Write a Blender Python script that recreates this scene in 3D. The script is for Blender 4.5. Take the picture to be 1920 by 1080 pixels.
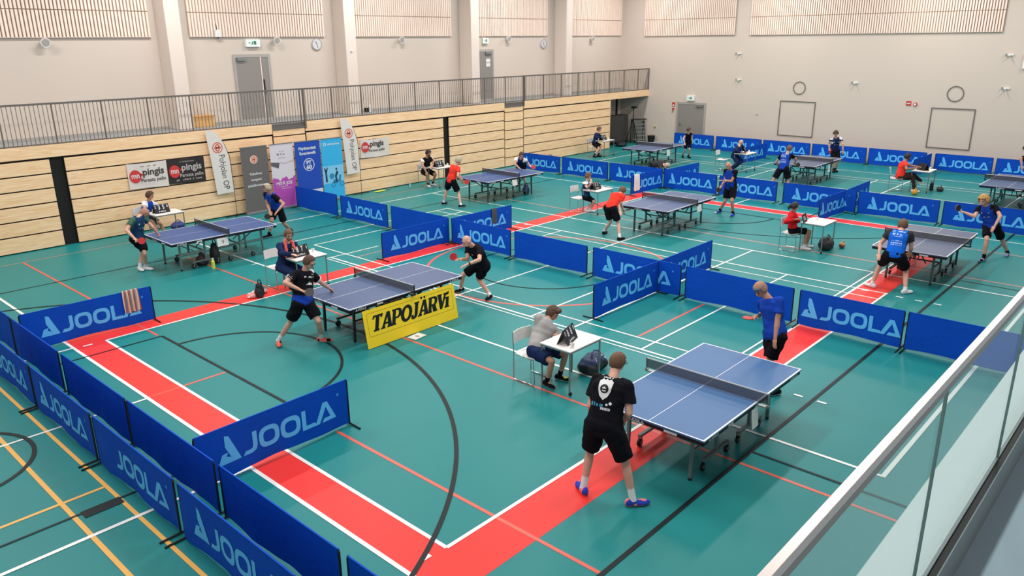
import bpy, math, random
from mathutils import Vector, Matrix
from mathutils.bvhtree import BVHTree
random.seed(7)
PI = math.pi
SC = bpy.context.scene
COL = SC.collection
for o in list(bpy.data.objects):
    bpy.data.objects.remove(o)

# ------------------------------------------------------------------ camera
CAM_F, CAM_H, CAM_YAW, CAM_PIT, CAM_ROL = 1449.307, 5.1857, 0.745024, 0.309444, -0.01017
cy, sy = math.cos(CAM_YAW), math.sin(CAM_YAW)
Fv = Vector((math.cos(CAM_PIT)*cy, math.cos(CAM_PIT)*sy, -math.sin(CAM_PIT)))
R0 = Vector((sy, -cy, 0)); U0 = R0.cross(Fv)
Rv = math.cos(CAM_ROL)*R0 + math.sin(CAM_ROL)*U0
Uv = -math.sin(CAM_ROL)*R0 + math.cos(CAM_ROL)*U0
cam_d = bpy.data.cameras.new('camera'); cam = bpy.data.objects.new('camera', cam_d); COL.objects.link(cam)
M = Matrix((Rv, Uv, -Fv)).transposed().to_4x4(); M.translation = Vector((0, 0, CAM_H))
cam.matrix_world = M
cam_d.sensor_width = 36; cam_d.lens = CAM_F/1920*36; cam_d.clip_start = .05; cam_d.clip_end = 200
SC.camera = cam

# ------------------------------------------------------------------ world and light
wd = bpy.data.worlds.new('world'); SC.world = wd; wd.use_nodes = True
wd.node_tree.nodes['Background'].inputs[0].default_value = (1.0, .965, .95, 1)
wd.node_tree.nodes['Background'].inputs[1].default_value = 0.48
LAMPS = []
CEIL = 8.8
for ix in range(5):
    for iy in range(4):
        x = 3.2+ix*7.2; y = 3.2+iy*6.1
        ld = bpy.data.lights.new('ceiling_lamp_light', 'AREA'); ld.shape = 'RECTANGLE'; ld.size = 3.0; ld.size_y = .5
        ld.energy = 250; ld.color = (1.0, .955, .935)
        LAMPS.append((x, y, ld))
SC.view_settings.view_transform = 'Standard'
SC.view_settings.look = 'None'
SC.view_settings.gamma = 1
SC.view_settings.use_curve_mapping = False
SC.view_settings.exposure = 0.22
SC.cycles.max_bounces = 6

# ------------------------------------------------------------------ helpers
def srgb(h, k=1.0):
    if isinstance(h, str):
        h = tuple(int(h[i:i+2], 16) for i in (0, 2, 4))
    out = []
    for c in h:
        c = c/255
        out.append((c/12.92 if c <= .04045 else ((c+.055)/1.055)**2.4)*k)
    return tuple(out)
MATS = {}
def mat(name, col, rough=.6, metal=0, spec=.5, noise=0, nscale=8, bump=0, bscale=60, emit=0, coat=0):
    if name in MATS: return MATS[name]
    m = bpy.data.materials.new(name); m.use_nodes = True; MATS[name] = m
    nt = m.node_tree; b = nt.nodes['Principled BSDF']
    if isinstance(col, str) or max(col) > 1.001: col = srgb(col)
    b.inputs['Base Color'].default_value = (*col, 1)
    b.inputs['Roughness'].default_value = rough; b.inputs['Metallic'].default_value = metal
    b.inputs['Specular IOR Level'].default_value = spec
    if coat: b.inputs['Coat Weight'].default_value = coat
    if emit:
        b.inputs['Emission Color'].default_value = (*col, 1); b.inputs['Emission Strength'].default_value = emit
    if noise:
        tc = nt.nodes.new('ShaderNodeTexCoord'); n = nt.nodes.new('ShaderNodeTexNoise'); n.inputs['Scale'].default_value = nscale
        n.inputs['Detail'].default_value = 5
        r = nt.nodes.new('ShaderNodeMapRange'); r.inputs[3].default_value = 1-noise; r.inputs[4].default_value = 1+noise
        mx = nt.nodes.new('ShaderNodeVectorMath'); mx.operation = 'SCALE'; mx.inputs[0].default_value = col
        nt.links.new(tc.outputs['Object'], n.inputs['Vector']); nt.links.new(n.outputs['Fac'], r.inputs[0])
        nt.links.new(r.outputs[0], mx.inputs['Scale']); nt.links.new(mx.outputs[0], b.inputs['Base Color'])
    if bump:
        tc = nt.nodes.new('ShaderNodeTexCoord'); n = nt.nodes.new('ShaderNodeTexNoise'); n.inputs['Scale'].default_value = bscale
        bp = nt.nodes.new('ShaderNodeBump'); bp.inputs['Strength'].default_value = bump; bp.inputs['Distance'].default_value = .02
        nt.links.new(tc.outputs['Object'], n.inputs['Vector']); nt.links.new(n.outputs['Fac'], bp.inputs['Height'])
        nt.links.new(bp.outputs[0], b.inputs['Normal'])
    return m
def wood(name, c1, c2, axis=0):
    if name in MATS: return MATS[name]
    m = bpy.data.materials.new(name); m.use_nodes = True; MATS[name] = m
    nt = m.node_tree; b = nt.nodes['Principled BSDF']; b.inputs['Roughness'].default_value = .42
    b.inputs['Specular IOR Level'].default_value = .4
    tc = nt.nodes.new('ShaderNodeTexCoord'); mp = nt.nodes.new('ShaderNodeMapping')
    s = [7, 7, 7]; s[axis] = .6; mp.inputs['Scale'].default_value = s
    n = nt.nodes.new('ShaderNodeTexNoise'); n.inputs['Scale'].default_value = 2.2; n.inputs['Detail'].default_value = 8; n.inputs['Distortion'].default_value = 1.6
    r = nt.nodes.new('ShaderNodeValToRGB'); r.color_ramp.elements[0].position = .3; r.color_ramp.elements[1].position = .72
    r.color_ramp.elements[0].color = (*srgb(c1), 1); r.color_ramp.elements[1].color = (*srgb(c2), 1)
    nt.links.new(tc.outputs['Object'], mp.inputs[0]); nt.links.new(mp.outputs[0], n.inputs['Vector'])
    nt.links.new(n.outputs['Fac'], r.inputs[0]); nt.links.new(r.outputs[0], b.inputs['Base Color'])
    return m
def glassy(name, col, alpha, rough=.03, spec=.5):
    if name in MATS: return MATS[name]
    m = bpy.data.materials.new(name); m.use_nodes = True; MATS[name] = m
    nt = m.node_tree; b = nt.nodes['Principled BSDF']; out = nt.nodes['Material Output']
    b.inputs['Base Color'].default_value = (*col, 1); b.inputs['Roughness'].default_value = rough; b.inputs['Specular IOR Level'].default_value = spec
    t = nt.nodes.new('ShaderNodeBsdfTransparent'); mx = nt.nodes.new('ShaderNodeMixShader'); mx.inputs[0].default_value = alpha
    t.inputs[0].default_value = (.93, .985, .97, 1) if 'glass' in name else (1, 1, 1, 1)
    nt.links.new(t.outputs[0], mx.inputs[1]); nt.links.new(b.outputs[0], mx.inputs[2]); nt.links.new(mx.outputs[0], out.inputs[0])
    return m

class MB:
    def __init__(s): s.v = []; s.f = []; s.m = []; s.cur = 0; s.T = None
    def add(s, vs, fs, mi=None):
        n = len(s.v)
        for v in vs:
            v = Vector(v)
            s.v.append(s.T @ v if s.T else v)
        for f in fs: s.f.append([i+n for i in f]); s.m.append(s.cur if mi is None else mi)
        return s
    def box(s, x0, y0, z0, x1, y1, z1, mi=None):
        vs = [(x, y, z) for z in (z0, z1) for y in (y0, y1) for x in (x0, x1)]
        return s.add(vs, [(0, 2, 3, 1), (4, 5, 7, 6), (0, 1, 5, 4), (2, 6, 7, 3), (0, 4, 6, 2), (1, 3, 7, 5)], mi)
    def cbox(s, cx, cy_, cz, dx, dy, dz, mi=None): return s.box(cx-dx/2, cy_-dy/2, cz-dz/2, cx+dx/2, cy_+dy/2, cz+dz/2, mi)
    def obox(s, c, ax, ay, az, mi=None):
        c = Vector(c); ax, ay, az = Vector(ax), Vector(ay), Vector(az)
        vs = [c+i*ax+j*ay+k*az for k in (-1, 1) for j in (-1, 1) for i in (-1, 1)]
        return s.add(vs, [(0, 2, 3, 1), (4, 5, 7, 6), (0, 1, 5, 4), (2, 6, 7, 3), (0, 4, 6, 2), (1, 3, 7, 5)], mi)
    def bar(s, p0, p1, w, h=None, up=(0, 0, 1), mi=None):
        p0, p1 = Vector(p0), Vector(p1); d = p1-p0; L = d.length; d.normalize(); u = Vector(up)
        if abs(d.dot(u)) > .95: u = Vector((1, 0, 0))
        r = d.cross(u).normalized(); u = r.cross(d)
        return s.obox((p0+p1)/2, d*L/2, r*w/2, u*(h or w)/2, mi)
    def cone(s, p0, r0, p1, r1, n=12, mi=None, cap=True, sc=None):
        p0, p1 = Vector(p0), Vector(p1); d = (p1-p0).normalized(); u = Vector((0, 0, 1)) if abs(d.z) < .9 else Vector((1, 0, 0))
        a = d.cross(u).normalized(); b = a.cross(d)
        vs = []
        for p, r in ((p0, r0), (p1, r1)):
            for k in range(n):
                t = 2*PI*k/n; vs.append(p+a*r*math.cos(t)+b*r*math.sin(t))
        fs = [(k, (k+1) % n, n+(k+1) % n, n+k) for k in range(n)]
        if cap: fs += [tuple(range(n))[::-1], tuple(range(n, 2*n))]
        return s.add(vs, fs, mi)
    def tube(s, pts, r, n=8, mi=None):
        pts = [Vector(p) for p in pts]
        vs = []
        prev = None
        for i, p in enumerate(pts):
            d = (pts[min(i+1, len(pts)-1)]-pts[max(i-1, 0)]).normalized()
            if prev is None:
                u = Vector((0, 0, 1)) if abs(d.z) < .9 else Vector((1, 0, 0)); a = d.cross(u).normalized()
            else: a = (prev-d*prev.dot(d)).normalized()
            prev = a; b = a.cross(d)
            rr = r[i] if isinstance(r, (list, tuple)) else r
            for k in range(n):
                t = 2*PI*k/n; vs.append(p+a*rr*math.cos(t)+b*rr*math.sin(t))
        fs = []
        for i in range(len(pts)-1):
            for k in range(n): fs.append((i*n+k, i*n+(k+1) % n, (i+1)*n+(k+1) % n, (i+1)*n+k))
        fs += [tuple(range(n))[::-1], tuple(range((len(pts)-1)*n, len(pts)*n))]
        return s.add(vs, fs, mi)
    def ball(s, c, rad, ax=None, nu=14, nv=9, mi=None, fn=None):
        c = Vector(c); X, Y, Z = ax if ax else (Vector((1, 0, 0)), Vector((0, 1, 0)), Vector((0, 0, 1)))
        if not isinstance(rad, (tuple, list)): rad = (rad, rad, rad)
        vs = [c-Z*rad[2]]
        for j in range(1, nv):
            ph = -PI/2+PI*j/nv
            for k in range(nu):
                t = 2*PI*k/nu; vs.append(c+X*rad[0]*math.cos(ph)*math.cos(t)+Y*rad[1]*math.cos(ph)*math.sin(t)+Z*rad[2]*math.sin(ph))
        vs.append(c+Z*rad[2]); fs = []
        for k in range(nu): fs.append((0, 1+(k+1) % nu, 1+k))
        for j in range(nv-2):
            for k in range(nu): a = 1+j*nu; fs.append((a+k, a+(k+1) % nu, a+nu+(k+1) % nu, a+nu+k))
        a = 1+(nv-2)*nu
        for k in range(nu): fs.append((a+k, a+(k+1) % nu, len(vs)-1))
        return s.add(vs, fs, mi)
    def poly(s, pts, o, ux, uy, mi=None):
        o, ux, uy = Vector(o), Vector(ux), Vector(uy)
        return s.add([o+ux*p[0]+uy*p[1] for p in pts], [tuple(range(len(pts)))], mi)
    def prism(s, pts, o, ux, uy, uz, mi=None):
        o, ux, uy, uz = Vector(o), Vector(ux), Vector(uy), Vector(uz); n = len(pts)
        vs = [o+ux*p[0]+uy*p[1] for p in pts]+[o+ux*p[0]+uy*p[1]+uz for p in pts]
        return s.add(vs, [tuple(range(n))[::-1], tuple(range(n, 2*n))]+[(k, (k+1) % n, n+(k+1) % n, n+k) for k in range(n)], mi)
    def ring(s, o, ux, uy, r0, r1, n=48, a0=0, a1=2*PI, mi=None, e=1.0, ry=None):
        o, ux, uy = Vector(o), Vector(ux), Vector(uy); vs = []; full = abs(a1-a0-2*PI) < 1e-6
        for k in range(n+1):
            t = a0+(a1-a0)*k/n; c, q = math.cos(t), math.sin(t)
            if e != 1.0: c = math.copysign(abs(c)**e, c); q = math.copysign(abs(q)**e, q)
            for r, rr in ((r0, ry[0] if ry else r0), (r1, ry[1] if ry else r1)): vs.append(o+ux*c*r+uy*q*rr)
        return s.add(vs, [(2*k, 2*k+1, 2*k+3, 2*k+2) for k in range(n)], mi)
    def build(s, name, mats, parent=None, smooth=False, bevel=0):
        me = bpy.data.meshes.new(name); me.from_pydata([tuple(v) for v in s.v], [], s.f)
        if not isinstance(mats, (list, tuple)): mats = [mats]
        for m in mats: me.materials.append(m)
        for p, i in zip(me.polygons, s.m): p.material_index = min(i, len(mats)-1)
        if smooth:
            me.polygons.foreach_set('use_smooth', [True]*len(me.polygons))
            try: me.set_sharp_from_angle(angle=math.radians(40))
            except Exception: pass
        me.update()
        o = bpy.data.objects.new(name, me); COL.objects.link(o)
        if parent: o.parent = parent
        if bevel:
            b = o.modifiers.new('bevel', 'BEVEL'); b.width = bevel; b.segments = 2; b.limit_method = 'ANGLE'
        return o
def tag(o, label=None, cat=None, group=None, kind=None):
    if label: o['label'] = label
    if cat: o['category'] = cat
    if group: o['group'] = group
    if kind: o['kind'] = kind
    return o
def empty(name, loc, rz=0, label=None, cat=None, group=None):
    o = bpy.data.objects.new(name, None); COL.objects.link(o); o.location = loc; o.rotation_euler = (0, 0, rz)
    o.empty_display_size = .2
    return tag(o, label, cat, group)
def copy_tree(o, parent=None):
    c = o.copy(); COL.objects.link(c); c.parent = parent
    for ch in list(o.children): copy_tree(ch, c)
    return c
def struct(mb, name, mats, **k): return tag(mb.build(name, mats, **k), kind='structure')

TXT = {}
def text2d(s, bold=0.0, shear=0.0):
    key = (s, bold, shear)
    if key in TXT: return TXT[key]
    cu = bpy.data.curves.new('t', 'FONT'); cu.body = s; cu.size = 1; cu.offset = bold; cu.shear = shear; cu.resolution_u = 3
    o = bpy.data.objects.new('t', cu); COL.objects.link(o)
    dg = bpy.context.evaluated_depsgraph_get(); me = bpy.data.meshes.new_from_object(o.evaluated_get(dg))
    vs = [(v.co.x, v.co.y) for v in me.vertices]; fs = [tuple(p.vertices) for p in me.polygons]
    bpy.data.objects.remove(o); bpy.data.curves.remove(cu); bpy.data.meshes.remove(me)
    w = max([v[0] for v in vs] or [1]); TXT[key] = (vs, fs, w)
    return TXT[key]
def put_text(mb, s, o, ux, uy, h, bold=0., shear=0., mi=None, width=None, center=True):
    """flat letters; h = cap height"""
    vs, fs, w = text2d(s, bold, shear); k = h/.7; kx = k if not width else width/w
    o, ux, uy = Vector(o), Vector(ux), Vector(uy)
    x0 = -w*kx/2 if center else 0
    mb.add([o+ux*(x0+v[0]*kx)+uy*(v[1]*k) for v in vs], fs, mi)
def blocks(mb, o, ux, uy, w, h, n, mi=None, seed=1):
    """illegible small print: a row of irregular strokes"""
    r = random.Random(seed); x = -w/2; o, ux, uy = Vector(o), Vector(ux), Vector(uy)
    st = w/n
    for k in range(n):
        if r.random() < .12: continue
        ww = st*r.uniform(.55, .85); hh = h*r.choice((.7, .75, 1)); a = -w/2+k*st
        mb.poly([(a, 0), (a+ww, 0), (a+ww, hh*.3), (a+ww*.4, hh*.3), (a+ww*.4, hh*.6), (a+ww, hh*.6), (a+ww, hh), (a, hh)], o, ux, uy, mi)

def joola(mb, o, ux, uy, h, mi=None, mark=True, center=True, full=6.2):
    """the wordmark and its triangle, letter height h"""
    o, ux, uy = Vector(o), Vector(ux)*h, Vector(uy)*h
    if center: o = o-ux*(full/2)
    P = lambda pts, dx: mb.poly([(x+dx, y) for x, y in pts], o, ux, uy, mi)
    if mark:
        P([(.42, 1.32), (.62, 1.25), (1.12, 0), (.74, 0), (.40, .80)], 0)
        P([(0, 0), (.74, 0), (.62, .26), (.42, .34), (.50, .52), (.22, .48)], 0)
    P([(.0, 0), (.42, 0), (.66, .1), (.73, .32), (.73, 1), (.51, 1), (.51, .36), (.46, .24), (.36, .2), (.13, .2)], 1.22)
    for dx in (2.05, 3.16):
        mb.ring(o+ux*(dx+.51)+uy*.5, ux, uy, .30, .52, n=28, mi=mi, e=.72, ry=(.29, .51))
    P([(0, 0), (.80, 0), (.70, .2), (.22, .2), (.22, 1), (0, 1)], 4.28)
    P([(0, 0), (.26, 0), (.66, .76), (.58, 1.02), (.50, 1.02)], 4.98)
    P([(.58, 1.02), (.76, 1.02), (1.24, 0), (.98, 0), (.66, .76)], 4.98)
    P([(.40, 0), (1.02, 0), (.92, .2), (.52, .2)], 4.98)
# ------------------------------------------------------------------ materials of the hall
M_wall = mat('wall_paint', 'cec1b5', .75, noise=.02, nscale=.6)
M_col = mat('column_paint', 'dccfc4', .7)
M_ceil = mat('ceiling_paint', '8d8984', .8)
M_floor = mat('sports_floor_vinyl', (.010, .200, .200), .42, spec=.22, noise=.05, nscale=.35)
M_red = mat('red_court_band', (.80, .040, .032), .42, spec=.2)
M_wl = mat('white_court_line', (.80, .80, .77), .4)
M_bl = mat('black_court_line', (.007, .012, .014), .5, spec=.2)
M_or = mat('orange_court_line', (.66, .10, .06), .4)
M_pk = mat('faded_pink_court_line', (.42, .22, .20), .4)
M_ye = mat('yellow_court_line', (.75, .38, .06), .4)
M_wood = wood('light_birch_board', 'f0c08e', 'ffe0b8', 0)
M_slat = wood('pale_slat_wood', 'efd8c8', 'f7e6da', 2)
M_slatback = mat('slat_backing', 'a8937f', .9)
M_blk = mat('void_shade_black', (.006, .006, .006), .8)  # near-black colour that stands for the shade in and behind the bleachers
M_dark = mat('dark_steel', '6d6660', .5, .2)
M_black = mat('black_metal', (.009, .009, .011), .5, spec=.3)
M_grey = mat('grey_metal', '8b9290', .35, .6)
M_white = mat('white_plastic', 'e4e2de', .5)
M_door = mat('grey_door_paint', '8a8580', .55)
M_frame = mat('door_frame_paint', 'a7a29b', .5)

# ------------------------------------------------------------------ floor with its court lines
fl = MB(); fl.box(-3, -4, -.2, 35.3, 24.48, 0, 0)
ZL = [.0012]; ZN = [0.0]; ZB = [0.0]
def rect(x0, y0, x1, y1, mi):
    ZN[0] += .00004; z = ZL[0]+ZN[0]-ZB[0]; fl.add([(x0, y0, z), (x1, y0, z), (x1, y1, z), (x0, y1, z)], [(0, 1, 2, 3)], mi)
def ly(x, y0, y1, mi=2, w=.05): rect(x-w/2, min(y0, y1), x+w/2, max(y0, y1), mi)
def lx(y, x0, x1, mi=2, w=.05): rect(min(x0, x1), y-w/2, max(x0, x1), y+w/2, mi)
# 1 red, 2 white, 3 black, 4 orange, 5 pink, 6 yellow
rect(4.17, 4.70, 4.70, 15.08, 1); rect(4.70, 14.52, 22.88, 15.08, 1); rect(4.70, 4.70, 22.88, 5.33, 1); rect(22.88, 4.70, 23.38, 15.08, 1)
ZL[0] = .0024; ZB[0] = ZN[0]
ly(8.40, 1.0, 19.0, 4); ly(5.44, 14.05, 21.7, 4); ly(5.46, 3.85, 8.4, 4); lx(11.5, 4.7, 5.44, 4); lx(11.5, 4.17, 4.7, 4, .03)
lx(7.27, 11.3, 13.7, 4); ly(19.19, 1.5, 18.2, 5, .07); ly(22.0, 1.5, 5.2, 5, .06); lx(15.72, 11.2, 12.3, 5)
lx(21.72, -2, 34, 5, .04)
fl.ring((13.75, 11.5, ZL[0]), (1, 0, 0), (0, 1, 0), 2.88, 2.95, n=90, mi=4)
ZL[0] = .0036; ZB[0] = ZN[0]
for yy in (9.36,): lx(yy, -2, 2.7, 6)
ly(2.73, -2, 22, 6, .05); ly(2.22, -2, 22, 6, .055)
ZL[0] = .0048; ZB[0] = ZN[0]
ly(4.15, 2.33, 20.72, 2, .055); ly(4.70, 5.33, 14.52, 2); ly(9.27, 2.33, 20.72); ly(11.24, 5.40, 17.6, 2, .04); ly(10.79, 4.72, 16.2, 2, .05)
ly(10.66, 5.4, 16.2, 2, .03)
ly(16.81, 4.72, 18.35, 2, .05); ly(16.33, 4.72, 18.3, 2, .035); ly(18.28, 2.33, 20.72); ly(22.86, 5.33, 14.52); ly(23.39, 2.33, 20.72)
for y in (20.72,): lx(y, 9.27, 23.4)
lx(18.35, 10.7, 16.85, 2, .045); lx(17.59, 11.24, 16.83, 2, .045); lx(16.18, 10.7, 12.3, 2, .04)
lx(14.52, 4.70, 22.88); lx(14.56, 2.5, 4.15); lx(13.55, 15.97, 16.8, 2, .035); lx(11.47, 2.0, 4.15, 2, .045)
lx(11.53, 9.27, 18.28, 2, .045); lx(9.47, 10.79, 13.4, 2, .045); lx(8.42, -2, 4.15, 2, .055); lx(8.45, 9.27, 18.28, 2, .045)
lx(6.88, 10.8, 16.8, 2, .04); lx(5.33, 4.70, 22.88); lx(5.47, 10.8, 18.28, 2, .035); lx(4.71, 10.6, 16.85, 2, .045); lx(2.33, 9.25, 23.4, 2, .06)
lx(14.51, 4.30, 4.46, 2, .05); lx(5.37, 4.37, 4.5, 2, .06)
for yy in (3.70, 4.06, 4.43, 5.13, 14.85, 15.2, 15.57, 15.9):
    for xx in (10.80, 16.75): ly(xx, yy-.07, yy+.07, 2, .05)
lx(17.1, 9.12, 9.27, 2, .03); lx(16.05, 9.12, 9.27, 2, .03)
lx(11.57, 23.4, 24.6); ly(28.3, 2.3, 20.7, 2, .04)
ly(32.5, 2.3, 20.7); ly(31.0, 2.3, 20.7, 2, .045); ly(30.5, 2.3, 20.7, 2, .035)
lx(14.55, 26.0, 32.7); lx(13.66, 28.3, 31.0, 2, .045); lx(8.55, 26, 32.5); lx(9.55, 29.8, 31.0, 2, .04); lx(4.8, 26, 31.0, 2, .04); lx(17.6, 26, 31, 2, .04); lx(20.72, 25, 32.5, 2, .05)
ZL[0] = .0072; ZB[0] = ZN[0]
lx(8.96, -2, 5.47, 3, .035); rect(2.3, 8.83, 2.74, 9.0, 3); lx(13.95, 3.5, 5.47, 3, .035)
ly(5.48, 8.96, 13.95, 3, .05); ly(22.12, 8.96, 13.95, 3, .04); lx(13.95, 22.1, 24, 3, .04); lx(8.96, 22.1, 24, 3, .04)
lx(3.83, 4.0, 28, 3, .055); lx(19.22, 4.0, 24, 3, .035); ly(8.76, 1, 3.83, 3, .04); ly(18.84, 1, 3.83, 3, .03)
Z = ZL[0]
fl.ring((5.48, 11.47, Z), (1, 0, 0), (0, 1, 0), 1.82, 1.87, n=60, a0=-PI/2, a1=PI/2, mi=3)
fl.ring((22.12, 11.47, Z), (1, 0, 0), (0, 1, 0), 1.80, 1.85, n=60, a0=PI/2, a1=3*PI/2, mi=3)
fl.ring((13.75, 11.5, Z), (1, 0, 0), (0, 1, 0), 1.76, 1.80, n=70, mi=3)
fl.ring((1.15, 11.5, Z), (1, 0, 0), (0, 1, 0), 6.90, 6.96, n=120, a0=-1.25, a1=1.25, mi=3)
fl.ring((26.35, 11.5, Z), (1, 0, 0), (0, 1, 0), 6.85, 6.89, n=120, a0=PI-1.25, a1=PI+1.25, mi=3)
fl.ring((1.47, 11.3, Z), (1, 0, 0), (0, 1, 0), .98, 1.04, n=50, mi=3)
struct(fl, 'floor', [M_floor, M_red, M_wl, M_bl, M_or, M_pk, M_ye])

# ------------------------------------------------------------------ walls, ceiling, balcony
YW, XW = 24.48, 35.3
w = MB(); w.box(-3, YW, -.2, XW+.3, YW+.3, CEIL); struct(w, 'wall_left', M_wall)
w = MB(); w.box(XW, -4, -.2, XW+.3, YW, CEIL); struct(w, 'wall_far', M_wall)
w = MB(); w.box(-3, -4, CEIL, XW+.3, YW+.3, CEIL+.2); struct(w, 'ceiling', M_ceil)
for i, (x0) in enumerate((10.84, 17.2, 23.45, 29.68)):
    w = MB(); w.box(x0, YW-.72, 2.68, x0+.46, YW, CEIL); struct(w, 'trim_%d' % (i+1), M_col, bevel=.02)
w = MB(); w.box(-3, 22.82, 2.40, XW, YW, 2.68); struct(w, 'trim_5', [mat('balcony_floor_grey', '8f9190', .6)])
w = MB()
for a, b in ((-3, 13.36), (14.60, 24.31), (25.52, XW)): w.box(a, 22.74, 2.39, b, 22.82, 2.71)
struct(w, 'trim_6', M_wood, bevel=.004)
w = MB()
for a, b in ((13.36, 14.60), (24.31, 25.52)):
    w.box(a, 22.78, 2.56, b, 22.82, 2.68, 0); w.box(a, 22.74, 2.50, b, 22.9, 2.56, 0)
struct(w, 'trim_7', [M_dark])
w = MB(); w.box(-3, YW-.02, 2.68, XW, YW, 2.76); struct(w, 'baseboard_left', M_frame)
w = MB(); w.box(XW-.015, -4, 0, XW, YW, .07); struct(w, 'baseboard_far', M_frame)

for i, (x, y, ld) in enumerate(LAMPS):
    t = empty('ceiling_light', (x, y, CEIL), 0, 'long white ceiling luminaire', 'ceiling light', 'ceiling luminaires')
    m = MB(); m.box(-1.55, -.3, -.10, 1.55, .3, 0); m.build('housing', M_white, t)
    lo = bpy.data.objects.new('lamp', ld); COL.objects.link(lo); lo.parent = t; lo.location = (0, 0, -.12)

# bleachers
def bank(x0, x1, drop, label, top=2.37, rows=7):
    t = empty('bleacher_bank', (x0, 22.75, 0), 0, label, 'bleachers', 'retracted bleacher banks')
    L = x1-x0
    m = MB(); m.box(.01, .055, .0, L-.01, .35, 2.39); m.build('shade_backing', M_blk, t)  # black box painted as the shadow seen between the boards
    zs = [.03, .46, .845, 1.23, 1.61, 1.99, 2.37]
    for k in range(6):
        z0, z1 = zs[k]-drop*(k > 0), zs[k+1]-.035-drop
        m = MB(); m.box(.012, 0, z0+(.0 if k else 0), L-.012, .04, z1); m.box(.012, -.03, z1-.03, L-.012, .04, z1) if False else None
        m.build('front_board', M_wood, t, bevel=.004)
    if drop: m = MB(); m.box(.012, 0, 2.37-drop, L-.012, .04, 2.50); m.build('front_board', M_wood, t, bevel=.004)
bank(-3, 6.79, 0, 'stack of retracted birch bleacher boards left of the wide black gap')
bank(7.13, 13.35, 0, 'retracted birch bleacher boards behind the white and black hanging banners')
bank(13.38, 14.58, .05, 'narrow retracted birch aisle section behind the double blue roll-up banner')
bank(14.61, 20.81, 0, 'retracted birch bleacher boards behind the umpire table left of the narrow black gap')
bank(21.10, 24.29, 0, 'retracted birch bleacher boards just right of the narrow black gap')
bank(24.32, 25.50, .05, 'narrow retracted birch aisle section behind the player leaning on the table')
bank(25.53, 31.92, 0, 'farthest retracted birch bleacher boards ending at the dark recess')
# side panel at the far end and dark recess
w = MB(); w.box(31.93, 22.76, 0, 31.97, 23.1, 2.39); struct(w, 'trim_8', M_wood)
w = MB(); w.box(6.79, 22.85, 0, 7.13, 22.9, 2.39); w.box(20.81, 22.85, 0, 21.1, 22.9, 2.39); struct(w, 'trim_9', M_blk)  # black strips put in as the darkness of the gaps between banks
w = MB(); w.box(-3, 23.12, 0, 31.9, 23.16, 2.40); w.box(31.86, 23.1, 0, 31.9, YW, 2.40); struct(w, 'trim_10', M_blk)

# balcony railing
t = empty('balcony_railing', (0, 22.78, 2.68), 0, 'long grey steel balcony railing with thin vertical bars above the birch boards', 'railing')
m = MB(); m.bar((-3, 0, 1.07), (XW, 0, 1.07), .05, .05); m.build('top_rail', M_dark, t)
m = MB(); m.bar((-3, 0, .05), (XW, 0, .05), .035, .035); m.build('bottom_rail', M_dark, t)
px = [5.83+1.2385*k for k in range(-7, 24)]
for k, x in enumerate(px):
    if x < -3: continue
    m = MB(); m.bar((x, 0, -.02), (x, 0, 1.06), .05, .025); m.build('post', M_dark, t)
    if x+.4 < XW:
        m = MB()
        for j in range(1, 12 if x+1.2 < XW else 10): m.bar((x+j*1.2385/12, 0, .05), (x+j*1.2385/12, 0, 1.05), .013, .013)
        m.build('bar_panel', M_dark, t)
for x in (14.62, 25.54, 35.25):
    m = MB(); m.bar((x, -.02, -.2 if x < 30 else 0), (x, -.02, 1.09), .07 if x < 30 else .05, .05); m.build('post', M_dark, t)

# slatted acoustic panels
def slats(axis, a, b, z0, z1, label):
    loc = (a, YW-.022, 0) if axis == 'x' else (XW-.022, a, 0)
    t = empty('slatted_acoustic_panel', loc, 0 if axis == 'x' else -PI/2, label, 'wall panel', 'slatted acoustic panels')
    L = abs(b-a)
    m = MB(); m.box(0, -.012, z0+.02, L, 0, z1); m.build('backing', M_slatback, t)
    m = MB(); n = int(L/.098); st = L/n
    for k in range(n):
        x = k*st+.015
        for q0, q1 in ((z0, 6.11), (6.135, z1)): m.box(x, -.06, q0, x+.060, -.012, q1)
    m.box(0, -.035, z0-.012, L, 0, z0+.006)
    m.build('slat_field', M_slat, t)
for (a, b, lb) in ((-3, 10.65, 'pale slatted wood panel high on the left wall, leftmost one'), (11.84, 16.80, 'slatted wood panel above the first grey balcony door'),
                   (17.98, 22.97, 'slatted wood panel between the two balcony doors'), (24.11, 29.1, 'slatted wood panel above the second grey balcony door'),
                   (30.25, 35.06, 'slatted wood panel next to the far corner on the long wall')):
    slats('x', a, b, 5.40, CEIL-.3, lb)
slats('y', 23.12, 18.10, 5.36, CEIL-.3, 'shorter slatted wood panel on the far wall above the grey door')
slats('y', 17.36, 7.12, 5.34, CEIL-.3, 'widest slatted wood panel on the far wall above the circles and squares')

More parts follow.
